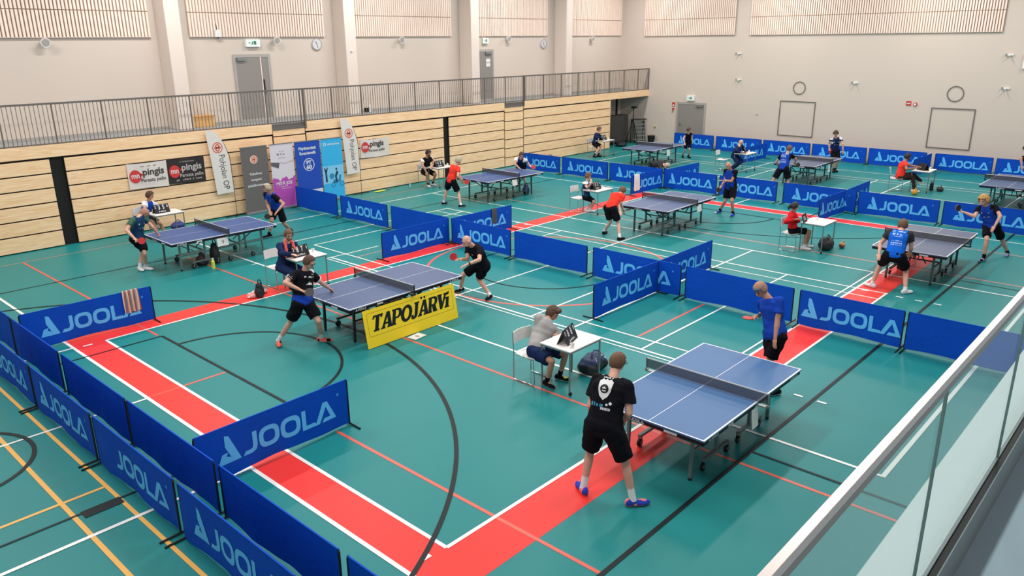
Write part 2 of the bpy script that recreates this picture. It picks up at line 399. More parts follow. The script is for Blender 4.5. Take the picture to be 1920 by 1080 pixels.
# doors
def door(name, L, plane, a, b, z0, z1, split=None, extra=None):
    t = bpy.data.objects.new(name, None); COL.objects.link(t); tag(t, kind='structure')
    t.location = (a, YW, z0) if plane == 'x' else (XW, a, z0); t.rotation_euler = (0, 0, 0 if plane == 'x' else -PI/2)
    W = abs(b-a); H = z1-z0
    m = MB(); m.box(-.04, -.03, 0, .05, 0, H-.05); m.box(W-.05, -.03, 0, W+.04, 0, H-.05); m.box(-.04, -.03, H-.05, W+.04, 0, H+.05); m.build('door_frame', M_frame, t)
    m = MB(); s = split*W if split else W-.05
    m.box(.05, -.018, 0, s, 0, H-.05); m.build('door_leaf', M_door, t)
    if split:
        m = MB(); m.box(s+.02, -.018, 0, W-.05, 0, H-.05); m.build('door_leaf', M_door, t)
        m = MB(); m.box(s-.005, -.03, 0, s+.025, 0, H-.05); m.build('door_edge', M_slat, t)
        m = MB(); m.box(s+.05, -.05, .85, s+.08, -.018, 1.35); m.build('door_handle', M_black, t)
    else:
        m = MB(); m.box(W*.12, -.06, 1.0, W*.12+.03, -.018, 1.15); m.box(W*.12, -.06, 1.05, W*.12+.13, -.045, 1.07); m.build('door_handle', M_grey, t)
    m = MB(); m.box(.08, -.09, H-.15, .38, -.018, H-.06) if split else m.box(W-.5, -.09, H-.15, W-.12, -.018, H-.06); m.build('door_closer', M_grey, t)
    return t
door('door_1', 0, 'x', 13.25, 14.52, 2.68, 4.80, .74)
d2 = door('door_2', 0, 'x', 24.26, 25.45, 2.68, 4.80)
m = MB(); m.box(.75, -.022, 1.45, 1.0, -.018, 1.6); m.box(.75, -.022, 1.63, 1.0, -.018, 1.78); m.build('paper_notice', M_white, d2)
d3 = door('door_3', 0, 'y', 21.0, 19.42, 0, 2.12)

# small things on the walls
def wall_thing(name, pos, plane, label, cat, group=None):
    if plane == 'x': return empty(name, (pos[0], YW, pos[1]), 0, label, cat, group)
    return empty(name, (XW-(.022 if 'target' in name else 0), pos[0], pos[1]), -PI/2, label, cat, group)
where = ['left of the first column', 'right of the first balcony exit sign', 'below the panel between the two balcony doors', 'right of the second balcony exit sign', 'near the far corner']
for (x, z), wh in zip(((7.7, 5.28), (14.8, 5.29), (20.23, 5.28), (26.32, 5.29), (32.49, 5.26)), where):
    t = wall_thing('wall_loudspeaker', (x, z), 'x', 'small round white loudspeaker under the slats '+wh, 'loudspeaker', 'wall loudspeakers')
    m = MB(); m.cone((0, -.06, 0), .07, (0, -.19, -.02), .13, 20); m.cone((0, 0, .02), .03, (0, -.08, .02), .03, 10); m.build('housing', M_white, t, smooth=True)
    m = MB(); m.cone((0, -.19, -.02), .105, (0, -.196, -.021), .10, 20); m.build('grille', M_frame, t, smooth=True)
for (x, z), wh in zip(((16.45, 5.14), (28.84, 5.04)), ('beside the second column', 'beside the fourth column')):
    t = wall_thing('wall_clock', (x, z), 'x', 'round grey-white wall clock '+wh, 'clock', 'wall clocks')
    m = MB(); m.cone((0, -.05, 0), .20, (0, 0, 0), .20, 32); m.ring((0, -.052, 0), (1, 0, 0), (0, 0, 1), .18, .20, 32, mi=1); m.build('dial', [mat('clock_white', 'cfcdd0', .5), M_grey], t)
    m = MB(); m.bar((0, -.056, 0), (-.05, -.056, .10), .016, .004, (0, 1, 0)); m.bar((0, -.056, 0), (.03, -.056, -.13), .012, .004, (0, 1, 0)); m.build('hands', M_black, t)
M_sign = mat('sign_green', '2f7f5c', .5)
def exit_sign(pos, plane, lb, w=.42, h=.2):
    t = wall_thing('exit_sign', pos, plane, lb, 'exit sign', 'exit signs')
    m = MB(); m.cbox(0, -.05, 0, w, .1, h); m.build('lightbox', mat('sign_white', 'e9efee', .4), t)
    m = MB(); u = w/.42
    m.poly([(.01*u, -.05), (.09*u, -.05), (.09*u, .06), (.01*u, .06)], (0, -.103, 0), (1, 0, 0), (0, 0, 1))
    m.poly([(-.06*u, -.05), (-.03*u, -.05), (-.01*u, .0), (.0, .05), (-.03*u, .05)], (0, -.103, 0), (1, 0, 0), (0, 0, 1))
    m.poly([(-.14*u, -.01), (-.09*u, -.01), (-.09*u, .02), (-.14*u, .02)], (0, -.103, 0), (1, 0, 0), (0, 0, 1))
    m.build('pictogram', M_sign, t)
exit_sign((13.96, 5.20), 'x', 'white exit sign with dark running figure above the first balcony door', .5, .24)
exit_sign((24.94, 5.20), 'x', 'white exit sign above the second balcony door', .34, .22)
exit_sign((20.24, 2.37), 'y', 'white exit sign above the grey door in the far wall', .42, .24)
t = wall_thing('sensor_box', (12.75, 5.5), 'x', 'small white box mounted on the slats above the first balcony door', 'sensor')
m = MB(); m.cbox(0, -.1, 0, .2, .08, .22); m.cone((0, -.1, -.11), .02, (0, -.1, -.16), .015, 8, 1); m.tube([(0, -.08, .1), (0, -.07, .25), (0, -.05, .3)], .012, 6, 1); m.build('case', [M_white, M_black], t)
t = wall_thing('motion_sensor', (17.42, 4.9), 'x', 'tiny white sensor on the second column', 'sensor')
t.location.y = YW-.72
m = MB(); m.ball((0, -.02, 0), .04); m.build('case', M_white, t, smooth=True)
for (y, z), wh in zip(((17.86, 4.52), (17.76, 3.33), (12.36, 3.33), (6.78, 4.5), (6.72, 3.27)),
                      ('upper one, right of the grey door', 'lower one, right of the grey door', 'one between the two circles', 'upper one at the right end', 'lower one at the right end')):
    t = wall_thing('wall_bracket', (y, z), 'y', 'small white wall bracket on the far wall, '+wh, 'bracket', 'wall brackets')
    m = MB(); m.cbox(0, -.02, 0, .30, .04, .05); m.cbox(.03, -.1, -.02, .05, .16, .05); m.cbox(-.1, -.06, .02, .05, .1, .04, 1); m.build('arm', [M_white, M_grey], t)
for (y, z, r), wh in zip(((14.77, 3.03, .29), (8.40, 3.0, .31)), ('left', 'right')):
    t = wall_thing('target_circle', (y, z), 'y', 'thin dark circle outline on the far wall above the %s square' % wh, 'wall marking', 'target circles')
    m = MB(); m.ring((0, -.004, 0), (1, 0, 0), (0, 0, 1), r-.04, r, 48); m.build('outline', M_dark, t)
for (y, z, w_, h), wh in zip(((15.61, .87, 1.66, 1.58), (9.20, .82, 1.62, 1.62)), ('left', 'right')):
    t = wall_thing('target_square', (y, z), 'y', 'thin dark square outline on the far wall, the %s one' % wh, 'wall marking', 'target squares')
    m = MB()
    for q in ((0, 0, w_, .04), (0, h-.04, w_, h), (0, .04, .04, h-.04), (w_-.04, .04, w_, h-.04)): m.box(q[0], -.006, q[1], q[2], 0, q[3])
    m.build('outline', M_dark, t)
M_redp = mat('red_plastic', 'c2352c', .5)
t = wall_thing('fire_sign', (21.22, 1.93), 'y', 'small red and white fire sign left of the grey door', 'sign')
m = MB(); m.cbox(0, -.01, .1, .16, .02, .2, 0); m.cbox(0, -.012, .06, .09, .022, .06, 1); m.build('plate', [M_redp, M_white], t)
m = MB(); m.cbox(0, -.03, -.12, .09, .06, .1, 0); m.build('call_point', M_redp, t)
m = MB(); m.tube([(-.02, -.03, -.17), (-.03, -.03, -.3)], .008); m.tube([(.02, -.03, -.17), (-.08, -.03, -.32)], .006); m.build('cord', M_dark, t)
t = wall_thing('fire_alarm_sign', (10.09, 2.56), 'y', 'small red sign on the far wall between the two circles', 'sign')
m = MB(); m.cbox(0, -.01, 0, .20, .02, .18, 0); m.cbox(0, -.013, 0, .15, .02, .03, 1); m.build('plate', [M_redp, M_white], t)
t = wall_thing('alarm_bell', (9.83, 2.53), 'y', 'small round alarm bell beside the red sign on the far wall', 'alarm bell')
m = MB(); m.cone((0, -.05, 0), .07, (0, 0, 0), .08, 20, 0); m.cone((0, -.055, 0), .045, (0, -.05, 0), .045, 20, 1); m.build('bell', [M_redp, M_white], t)
t = wall_thing('wall_socket', (22.27, .86), 'y', 'small pale socket low on the far wall near the corner', 'socket')
m = MB(); m.cbox(0, -.02, 0, .1, .04, .13, 0); m.cbox(.03, -.045, -.03, .04, .02, .05, 1); m.build('plate', [mat('socket_cream', 'd8cda0', .5), M_black], t)
t = wall_thing('small_switch', (16.7, 1.75), 'y', 'tiny pale switch on the far wall left of the left square', 'switch')
m = MB(); m.cbox(0, -.01, 0, .09, .02, .05); m.build('plate', M_frame, t)
t = wall_thing('wall_light', (6.2, 4.3), 'y', 'bright white wall fitting at the right edge of the far wall', 'wall fitting')
m = MB(); m.cbox(0, -.05, 0, .14, .1, .6); m.build('cover', mat('bright_white', 'f4f2ee', .4), t)

# things on the balcony
t = empty('wooden_box', (11.75, 24.2, 2.68), 0, 'orange-brown wooden box on the balcony right of the first column', 'box')
m = MB(); m.box(-.35, -.2, 0, .35, .2, .32); m.build('body', mat('box_orange', 'd9a868', .6), t, bevel=.01)
m = MB(); m.box(-.36, -.21, .32, .36, .21, .35); m.build('lid', mat('box_lid', 'cf9a58', .6), t)
t = empty('cleaning_bottle', (18.4, 24.2, 2.68), 0, 'small white and dark item on the balcony floor right of the second column', 'bottle')
m = MB(); m.cone((0, 0, 0), .05, (0, 0, .2), .045, 12); m.cone((0, 0, .2), .045, (0, 0, .27), .02, 12); m.build('body', M_white, t, smooth=True)
m = MB(); m.box(-.22, -.08, 0, -.1, .06, .16); m.build('base', M_black, t)

# the near balcony with its glass rail
w = MB(); w.box(-2, -4, 2.3, 35.3, .60, 2.53); struct(w, 'trim_11', mat('near_balcony_floor', 'a9bfcc', .55, noise=.05, nscale=6))
w = MB(); w.box(-2, .656, 2.3, 35.3, .896, 2.742); struct(w, 'trim_12', mat('ledge_white', 'c9d3d4', .6))
w = MB(); w.box(-2, .600, 2.3, 35.3, .606, 2.77, 0); w.box(-2, .606, 2.3, 35.3, .640, 2.765, 1); w.box(-2, .640, 2.3, 35.3, .656, 2.775, 0)
struct(w, 'trim_13', [mat('curb_grey', '7f8a8c', .5, .3), M_black])
t = empty('glass_balustrade', (0, .645, 2.77), 0, 'near glass balustrade with pale steel handrail at the right', 'balustrade')
m = MB(); m.box(-1.9, -.020, 1.10, 35.2, .010, 1.135); m.build('handrail', mat('handrail_steel', 'cdc4be', .35, .3), t, bevel=.002)
m = MB(); m.box(-1.9, -.016, 1.06, 35.2, .006, 1.10); m.build('rail_channel', mat('rail_under', '8b8580', .4, .4), t)
M_glass = glassy('balustrade_glass', (.62, .78, .78), .20, .02, .6)
M_gedge = mat('glass_edge', '3b6660', .2)
xs = [3.33+1.66*k for k in range(-3, 20)]
for a, b in zip(xs[:-1], xs[1:]):
    g = MB(); g.box(a+.004, -.004, 0, b-.004, .008, 1.07, 0)
    g.box(b-.0075, -.005, 0, b-.004, .009, 1.07, 1)
    g.build('glass_pane', [M_glass, M_gedge], t)
# ------------------------------------------------------------------ barriers
M_cloth = mat('barrier_cloth', (.0006, .070, .50), .7, spec=.15, noise=.10, nscale=2.5, bump=.28, bscale=9)
M_logo = mat('logo_light_blue', (.12, .52, .96), .65, spec=.2)
M_cpole = mat('barrier_pole', (.008, .010, .012), .5, spec=.3)
def barrier(x0, y0, x1, y1, label, logo='front', h=.70, seed=0, lo=0):
    """cloth from (x0,y0) to (x1,y1); printed side is to the right of that direction"""
    d = Vector((x1-x0, y1-y0, 0)); L = d.length; ang = math.atan2(d.y, d.x)
    t = empty('court_barrier', (x0, y0, 0), ang, label, 'barrier', 'blue court barriers')
    r = random.Random(seed*7+3)
    m = MB(); nx, nz = 26, 6; zb, zt = .035, h
    ph = r.random()*6; amp = .006+.006*r.random()
    def dy(x, z): return amp*math.sin(x*5.1+ph)*(1-(z-zb)/(zt-zb))**.8+.004*math.sin(x*13+ph*2)*(1-(z-zb)/(zt-zb))
    def sag(x): return .010*math.sin(PI*x/L)
    top = []
    for side, off in ((0, -.006), (1, .006)):
        for j in range(nz+1):
            for i in range(nx+1):
                x = .02+(L-.04)*i/nx; q = j/nz
                z = zb+(zt-zb)*q-sag(x)*q+ .012*math.sin(x*4+ph)*(1-q)*(1-q)
                top.append((x, off+dy(x, zb+(zt-zb)*q), z))
    n1 = (nx+1)*(nz+1); fs = []
    for j in range(nz):
        for i in range(nx):
            a = j*(nx+1)+i
            fs.append((a, a+1, a+nx+2, a+nx+1)); fs.append((n1+a, n1+a+nx+1, n1+a+nx+2, n1+a+1))
    for i in range(nx):
        a = nz*(nx+1)+i; fs.append((a, a+1, n1+a+1, n1+a)); fs.append((i, n1+i, n1+i+1, i+1))
    m.add(top, fs)
    c = m.build('cloth', M_cloth, t, smooth=True)
    if logo:
        m = MB(); H = .285
        u = Vector((1, 0, 0)); v = Vector((0, 0, 1))
        joola(m, (L/2+.02, 0, .205), u, v, H, mark=logo != 2)
        m.v = [Vector((p.x, dy(p.x, p.z)-.0095, p.z)) for p in m.v]
        m.ring((L/2+.95, -.011, .53), u, v, .012, .02, 10)
        m.build('wordmark', M_logo, c)
    m = MB(); m.bar((.01, 0, h-.005), (L-.01, 0, h-.005), .016, .016); m.build('top_rod', M_cloth, t)
    for x in (.012, L-.012):
        m = MB(); m.tube([(x, 0, .02), (x, 0, h-.03), (x+(.02 if x < 1 else -.02), 0, h)], .0125, 8); m.build('post', M_cpole, t)
        m = MB(); m.tube([(x, -.24, .012), (x, 0, .022), (x, .24, .012)], .013, 8); m.build('foot', M_cpole, t)
    return t
G = .02
B = []
def rowY(x, ys, labels, logos, h=.70):
    for (ya, yb), lb, lg in zip(ys, labels, logos): B.append(barrier(x, ya, x, yb, lb, lg, h, len(B)))
rowY(2.90, [(14.72, 12.42), (12.36, 10.06), (9.98, 7.70), (7.60, 5.30)],
     ['blue barrier with light blue lettering cut off by the left edge of the photo', 'lettered blue barrier of the outer lower-left row, second from the left edge',
      'outer lower-left lettered barrier whose logo triangle is folded away', 'lettered blue barrier running off the bottom edge at the lower left'], [1, 1, 2, 1])
rowY(3.38, [(17.25, 14.99), (14.93, 12.65), (12.52, 10.15), (10.10, 7.72), (7.62, 5.33), (5.22, 2.95)],
     ['plain blue barrier of the inner left row, partly outside the left edge', 'plain blue barrier meeting the lettered one that carries the striped towel',
      'plain blue inner-row barrier beside the corner of the red band', 'plain blue inner-row barrier ending at the lettered barrier across the red band',
      'plain dark blue barrier beside the red band at the bottom left, largest plain one', 'plain blue barrier tip at the bottom edge beside the red band'], [0]*6)
B.append(barrier(3.50, 14.98, 5.80, 14.93, 'lettered blue barrier at the far left with a striped towel hung over it', 1, .70, 41))
B.append(barrier(3.45, 8.40, 5.72, 8.44, 'lettered blue barrier standing across the red band in the foreground', 1, .70, 42))
rowY(13.77, [(22.35, 20.05), (19.88, 17.58), (17.42, 15.02), (14.88, 12.72), (12.60, 10.33), (10.18, 7.88), (7.78, 5.46), (5.36, 3.50), (3.46, 1.3)],
     ['plain blue barrier in front of the double roll-up banner', 'lettered blue barrier right of the plain one before the roll-up banners', 'plain blue barrier behind the lettered one left of the bald player',
      'lettered blue barrier behind the bald player in black', 'plain blue barrier right of the bald player', 'lettered blue barrier partly hidden by the crossing one in the middle',
      'plain blue barrier behind the player with a headband', 'lettered blue barrier right of the player with a headband', 'plain blue barrier cut by the near glass handrail'],
     [0, 1, 0, 1, 0, 1, 0, 1, 0])
B.append(barrier(11.46, 14.95, 13.74, 14.95, 'lettered blue barrier on the red band left of the bald player', 1, .70, 43))
B.append(barrier(13.80, 14.85, 16.08, 14.82, 'lettered blue barrier with a dark cloth hung over it', 1, .70, 44))
B.append(barrier(11.47, 8.45, 13.74, 8.42, 'lettered blue barrier pointing at the viewer right of the hooded umpire', 1, .70, 45))
B.append(barrier(13.80, 8.42, 16.1, 8.45, 'lettered blue barrier continuing behind the crossing row in the middle', 1, .70, 46))
rowY(24.42, [(22.0, 19.80), (19.70, 17.42), (17.36, 15.0), (14.94, 12.80), (12.72, 10.62), (10.42, 8.08), (8.02, 5.75), (5.66, 3.36), (3.28, 1.0)],
     ['lettered blue barrier beside the birch boards behind the leaning player', 'lettered blue barrier behind the child umpire with the chair', 'lettered blue barrier in front of the crouching person',
      'lettered blue barrier right of the barrier with the white towel', 'lettered blue barrier behind the bald player with a paddle', 'lettered blue barrier behind the umpire in the red jacket',
      'lettered blue barrier left of the blond player', 'lettered blue barrier behind the blond player', 'blue barrier continuing past the right edge behind the blond player'],
     [1]*9, .70)
B.append(barrier(22.40, 15.0, 24.36, 14.95, 'lettered blue barrier with a white towel hung over its post', 1, .70, 47))
B.append(barrier(24.46, 14.78, 26.55, 14.72, 'blue barrier leading away behind the crouching person', 1, .70, 48))
B.append(barrier(22.45, 8.45, 24.32, 8.40, 'lettered blue barrier just behind the table of the red-jacketed umpire', 1, .70, 49))
B.append(barrier(24.53, 8.40, 26.5, 8.42, 'blue barrier end pointing toward the umpire in the red shirt', 1, .70, 50))
rowY(34.62, [(20.68, 18.48), (18.36, 16.02), (15.95, 13.72), (13.64, 11.28), (11.20, 8.92), (8.62, 6.55), (6.45, 4.2), (4.1, 1.8)],
     ['farthest lettered barrier in front of the grey door', 'lettered barrier along the far wall behind the bald umpire', 'lettered barrier along the far wall behind the player seen from the back',
      'lettered barrier along the far wall behind the player looking down', 'lettered barrier along the far wall behind the umpire in the red shirt', 'lettered barrier along the far wall under the right square',
      'lettered barrier along the far wall behind the rightmost table', 'barrier at the right end of the row along the far wall'], [1]*8, .70)
B.append(barrier(31.2, 15.35, 33.6, 15.30, 'lettered barrier pointing out from the far row left of the player seen from behind', 1, .70, 51))
B.append(barrier(32.3, 8.75, 34.5, 8.72, 'plain blue barrier pointing out from the far row behind the red-shirted umpire', 0, .70, 52))

# towels over barriers
def towel(x, y, ang, w, l1, l2, mats, label, stripes=0, top=.70):
    t = empty('towel', (x, y, 0), ang, label, 'towel')
    m = MB(); n = 14
    prof = [(-.028, top-l1), (-.024, top-l1*.5), (-.02, top-.01), (-.008, top+.012), (.008, top+.012), (.02, top-.01), (.026, top-l2)]
    vs = []
    for side, off in ((0, 0), (1, .004)):
        for i in range(n+1):
            xx = -w/2+w*i/n
            for k, (yy, zz) in enumerate(prof):
                s = 1 if yy >= 0 else -1
                vs.append((xx*(1+.06*math.sin(k*1.3+i)), yy+s*.006*math.sin(i*1.9+k)+s*off, zz+(.014*math.sin(i*1.1) if k in (0, len(prof)-1) else 0)+(off if 2 < k < 5 else 0)))
    K = len(prof); N = (n+1)*K; fs = []; mi = []
    for i in range(n):
        for k in range(K-1):
            a = i*K+k
            for base in (0, N):
                fs.append((base+a, base+a+1, base+a+K+1, base+a+K)); mi.append((i//1) % 4 if stripes else 0)
    m.add(vs, fs); m.m = mi
    m.build('fabric', mats, t, smooth=True)
towel(5.40, 14.945, 0, .30, .42, .30, [mat('towel_cream', 'd8c4b4', .9), mat('towel_rust', 'a2573f', .9), mat('towel_slate', '6b6f88', .9), mat('towel_tan', 'c79a78', .9)], 'striped red, white and blue towel draped over the far-left barrier', 1)
towel(15.35, 14.83, 0, .20, .40, .2, [mat('towel_dark', '4a4c50', .9)], 'dark grey cloth draped over a lettered barrier in the middle')
towel(22.72, 14.99, 0, .34, .56, .3, [mat('towel_white', 'd6d2c6', .9), mat('towel_white2', 'c3bca9', .9), mat('towel_white'), mat('towel_white')] if False else [mat('towel_white', 'dedfda', .9)], 'white towel hanging over the end of a lettered barrier')

# ------------------------------------------------------------------ table tennis tables
M_net = glassy('net_mesh', (.05, .05, .06), .60, .8, .2)
def make_table(topmat, framemat, x, y, rz, label, sheet=None, postmat=None, lettering=True, rails=True):
    t = empty('table_tennis_table', (x, y, 0), rz, label, 'table tennis table', 'table tennis tables')
    hx, hy, H = 1.37, .7625, .76
    Mt = mat('table_top_'+topmat[0], topmat[1], .42, spec=.25); Ml = mat('table_line_white', 'dfe3ea', .4)
    for s in (-1, 1):
        m = MB(); a, b = (s*.004, s*hx) if s > 0 else (s*hx, s*.004)
        m.box(a, -hy, H-.022, b, hy, H, 0)
        z = H+.0012
        def R(x0, y0, x1, y1): m.add([(x0, y0, z), (x1, y0, z), (x1, y1, z), (x0, y1, z)], [(0, 1, 2, 3)], 1)
        R(a, hy-.02, b, hy); R(a, -hy, b, -hy+.02); R(s*hx-(.02 if s > 0 else 0), -hy+.02, s*hx+(0 if s > 0 else .02), hy-.02)
        z = H+.0010; R(a, -.004, b, .004)
        m.box(a, -hy-.001, H-.012, b, -hy+.002, H-.001, 1)
        m.build('tabletop', [Mt, Ml], t)
        m = MB(); e = .012; q0, q1 = min(s*.03, s*(hx-e)), max(s*.03, s*(hx-e))
        m.box(q0, -hy+e, H-.075, q1, -hy+e+.02, H-.022); m.box(q0, hy-e-.02, H-.075, q1, hy-e, H-.022)
        m.box(min(s*(hx-e), s*(hx-e-.02)), -hy+e, H-.075, max(s*(hx-e), s*(hx-e-.02)), hy-e, H-.022)
        m.box(min(s*.03, s*.05), -hy+e, H-.06, max(s*.03, s*.05), hy-e, H-.022)
        ap = m.build('apron', M_black, t)
        if lettering:
            m = MB()
            if s < 0:
                joola(m, (-hx+.26, -hy+e-.002, H-.066), (1, 0, 0), (0, 0, 1), .038)
                joola(m, (-hx+e-.002, .18, H-.066), (0, -1, 0), (0, 0, 1), .038)
                m.box(-hx+e-.003, -.40, H-.066, -hx+e, -.22, H-.035); m.box(-hx+.62, -hy+e-.003, H-.066, -hx+.75, -hy+e, H-.035)
            else: joola(m, (hx-.22, -hy+e-.002, H-.066), (1, 0, 0), (0, 0, 1), .038)
            m.build('lettering', mat('print_white', 'd9dcdc', .5), ap)
        # legs near the end
        for sy in (-1, 1):
            m = MB(); m.bar((s*1.08, sy*.46, .03), (s*1.06, sy*.46, H-.03), .04, .04); m.cone((s*1.08, sy*.46, 0), .026, (s*1.08, sy*.46, .035), .024, 10, 1)
            m.build('leg', [framemat, M_black], t)
        m = MB(); m.bar((s*1.06, -.46, .655), (s*1.06, .46, .655), .035, .03); m.bar((s*1.06, -.2, .64), (s*.62, -.2, .36), .022); m.bar((s*1.06, .2, .64), (s*.62, .2, .36), .022)
        m.build('leg_brace', framemat, t)
        # undercarriage
        for sy in (-1, 1):
            yy = sy*.47
            m = MB(); m.bar((s*.14, yy, .155), (s*.80, yy, .155), .045, .035); m.bar((s*.46, yy, .16), (s*.46, yy, H-.04), .04, .04)
            m.bar((s*.46, yy, .40), (s*1.06, yy, .40), .025, .03) if sy < 0 else None
            m.build('base_frame', framemat, t)
            for k in (.16, .78):
                m = MB(); m.cone((s*k, yy-.014, .056), .056, (s*k, yy+.014, .056), .056, 18, 0); m.cone((s*k, yy-.016, .056), .022, (s*k, yy+.016, .056), .022, 12, 1)
                m.bar((s*k+.01, yy-.024, .05), (s*k+.01, yy-.024, .15), .02, .006, (0, 1, 0), 1); m.bar((s*k+.01, yy+.024, .05), (s*k+.01, yy+.024, .15), .02, .006, (0, 1, 0), 1)
                m.build('caster_wheel', [M_black, M_grey], t)
        m = MB(); m.bar((s*.46, -.47, .38), (s*.46, .47, .38), .03, .03); m.bar((s*.46, -.47, .62), (s*.46, .47, .62), .025, .025); m.bar((s*.46, 0, .40), (s*.12, 0, .68), .02)
        m.build('cross_bar', framemat, t)
    m = MB(); m.box(-.0015, -.90, H+.006, .0015, .90, H+.142, 0); m.box(-.004, -.90, H+.142, .004, .90, H+.156, 1)
    m.build('net', [M_net, mat('net_tape', 'cfd0cc', .6)], t)
    for sy in (-1, 1):
        m = MB(); m.bar((0, sy*.905, H-.03), (0, sy*.905, H+.158), .016, .016); m.box(-.03, min(sy*.90, sy*.70), H-.045, .03, max(sy*.90, sy*.70), H-.025)
        m.box(-.02, min(sy*.92, sy*.88), H-.04, .02, max(sy*.92, sy*.88), H-.012)
        m.build('net_post', postmat or M_black, t)
    if sheet:
        m = MB(); tx, sx, sw, sh, tilt = sheet
        o = Vector((sx, -hy-.004, H-.07)); dn = Vector((0, -math.sin(tilt), -math.cos(tilt)))
        m.obox(o+dn*sh/2, (sw/2, 0, 0), dn*sh/2, dn.cross(Vector((1, 0, 0)))*.0015, 0)
        nrm = Vector((0, -math.cos(tilt), math.sin(tilt)))
        s_ = m.build('number_sheet', M_white, t)
        if tx:
            m = MB(); put_text(m, tx, o+dn*(sh*.75)+nrm*.003, (1, 0, 0), -dn, sh*.5); m.build('numeral', M_dark, s_)
    return t
M_fgrey = mat('table_frame_grey', '6f7d7c', .4, .3)
M_fdark = mat('table_frame_green_grey', '3f5654', .45, .3)
M_fblk = mat('table_frame_black', (.02, .022, .024), .4)
BLUE1 = ('bright_blue', (.060, .145, .31)); BLUE2 = ('slate_blue', (.070, .108, .21)); BLUE3 = ('deep_blue', (.045, .090, .24)); BLUE4 = ('grey_blue', (.10, .125, .19))
make_table(BLUE1, M_fgrey, 8.70, 4.54, .0035, 'bright blue table tennis table in the right foreground, nearest of all', ('', -.07, .17, .26, .1), M_grey)
make_table(BLUE2, M_fblk, 8.76, 11.44, .004, 'blue table tennis table with the yellow banner along its side', None)
make_table(BLUE3, M_fgrey, 8.82, 18.35, -.016, 'blue table tennis table by the birch boards with a number 9 sheet', ('9', -.12, .28, .20, .05))
make_table(BLUE2, M_fdark, 19.22, 11.53, .010, 'blue table tennis table of the player in orange-red bending forward', ('', .35, .26, .2, .1))
make_table(BLUE4, M_fdark, 19.11, 4.67, .013, 'grey-blue table tennis table between the man in bright blue and the blond player', None)
make_table(BLUE3, M_fdark, 19.44, 18.41, -.03, 'blue table tennis table with a player leaning on its far end by the birch boards', ('', -.1, .24, .2, .1))
make_table(BLUE2, M_fdark, 29.17, 18.40, .022, 'farthest table tennis table near the dark recess corner', ('', -.1, .26, .28, .05))
make_table(BLUE4, M_fdark, 29.20, 11.58, 0, 'grey table tennis table before the far wall between the two players in blue', ('', .05, .2, .3, .05))
make_table(BLUE2, M_fdark, 28.88, 4.72, 0, 'table tennis table cut off by the right edge at the back', None)

# yellow banner leaning along the side of the second table
t = empty('advertising_banner', (8.70, 10.58, 0), .005, 'yellow banner with black slanted lettering along the side of the middle-left table', 'banner')
m = MB(); top = Vector((0, .02, .69)); bot = Vector((0, -.10, .012))
upv = (top-bot).normalized(); nb = Vector((1, 0, 0)).cross(upv).normalized()
m.obox((top+bot)/2, (1.10, 0, 0), (top-bot)/2, nb*.004, 0)
bn = m.build('panel', mat('banner_yellow', (.86, .60, .012), .45), t)
o = bot+nb*.0055
m = MB(); q = Vector((1, 0, 0))
L_ = (top-bot).length
for (a, b, c, d) in ((-.98, .20, .98, .204), (-.98, .62, .98, .624)): m.poly([(a, b), (c, b), (c, d), (a, d)], o, q, upv)
for sx in (-1, 1): m.poly([(sx*1.02, .24), (sx*1.024, .24), (sx*1.024, .58), (sx*1.02, .58)], o, q, upv)
for sx in (-1, 1):
    m.ring(o+q*sx*.98+upv*.24, q*sx, upv, .04, .044, 10, a0=-PI/2, a1=0); m.ring(o+q*sx*.98+upv*.58, q*sx, upv, .04, .044, 10, a0=0, a1=PI/2)
m.build('border_line', M_bl, bn)
# slab-serif slanted letters drawn stroke by stroke
m = MB(); SH = .30
LET = {
 'T': [[(0, .78), (.06, 1), (.80, 1), (.74, .78), (.66, .78), (.62, .88), (.52, .88), (.52, .12), (.60, .12), (.60, 0), (.20, 0), (.20, .12), (.28, .12), (.28, .88), (.14, .88), (.08, .78)]],
 'A': [[(.0, 0), (.30, 0), (.30, .11), (.25, .11), (.29, .25), (.53, .25), (.56, .11), (.50, .11), (.50, 0), (.90, 0), (.90, .11), (.84, .11), (.56, 1), (.36, 1), (.08, .11), (0, .11)]],
 'P': [[(0, 0), (.36, 0), (.36, .11), (.30, .11), (.30, .38), (.52, .38), (.72, .48), (.78, .68), (.72, .90), (.52, 1), (0, 1), (0, .89), (.07, .89), (.07, .11), (0, .11)]],
 'J': [[(.02, .02), (.20, -.05), (.40, .02), (.50, .20), (.50, .89), (.57, .89), (.57, 1), (.20, 1), (.20, .89), (.27, .89), (.27, .20), (.20, .10), (.14, .16), (.16, .26), (.0, .26)]],
 'R': [[(0, 0), (.36, 0), (.36, .11), (.30, .11), (.30, .40), (.38, .40), (.52, 0), (.84, 0), (.84, .11), (.78, .11), (.64, .44), (.76, .54), (.80, .72), (.74, .90), (.54, 1), (0, 1), (0, .89), (.07, .89), (.07, .11), (0, .11)]],
 'V': [[(0, 1), (.38, 1), (.38, .89), (.33, .89), (.48, .35), (.62, .89), (.56, .89), (.56, 1), (.84, 1), (.84, .89), (.78, .89), (.50, 0), (.34, 0), (.06, .89), (0, .89)]],
 'I': [[(0, 0), (.38, 0), (.38, .11), (.31, .11), (.31, .70), (0, .70), (0, .59), (.08, .59), (.08, .11), (0, .11)]]}
HOLE = {'A': [(.33, .37), (.49, .37), (.42, .66)], 'P': [(.30, .50), (.46, .50), (.54, .60), (.54, .78), (.46, .88), (.30, .88)], 'R': [(.30, .52), (.46, .52), (.55, .60), (.55, .78), (.46, .88), (.30, .88)]}
xx = -.98; hh = .285
slant = lambda p: (p[0]+p[1]*SH, p[1])
mh = MB()
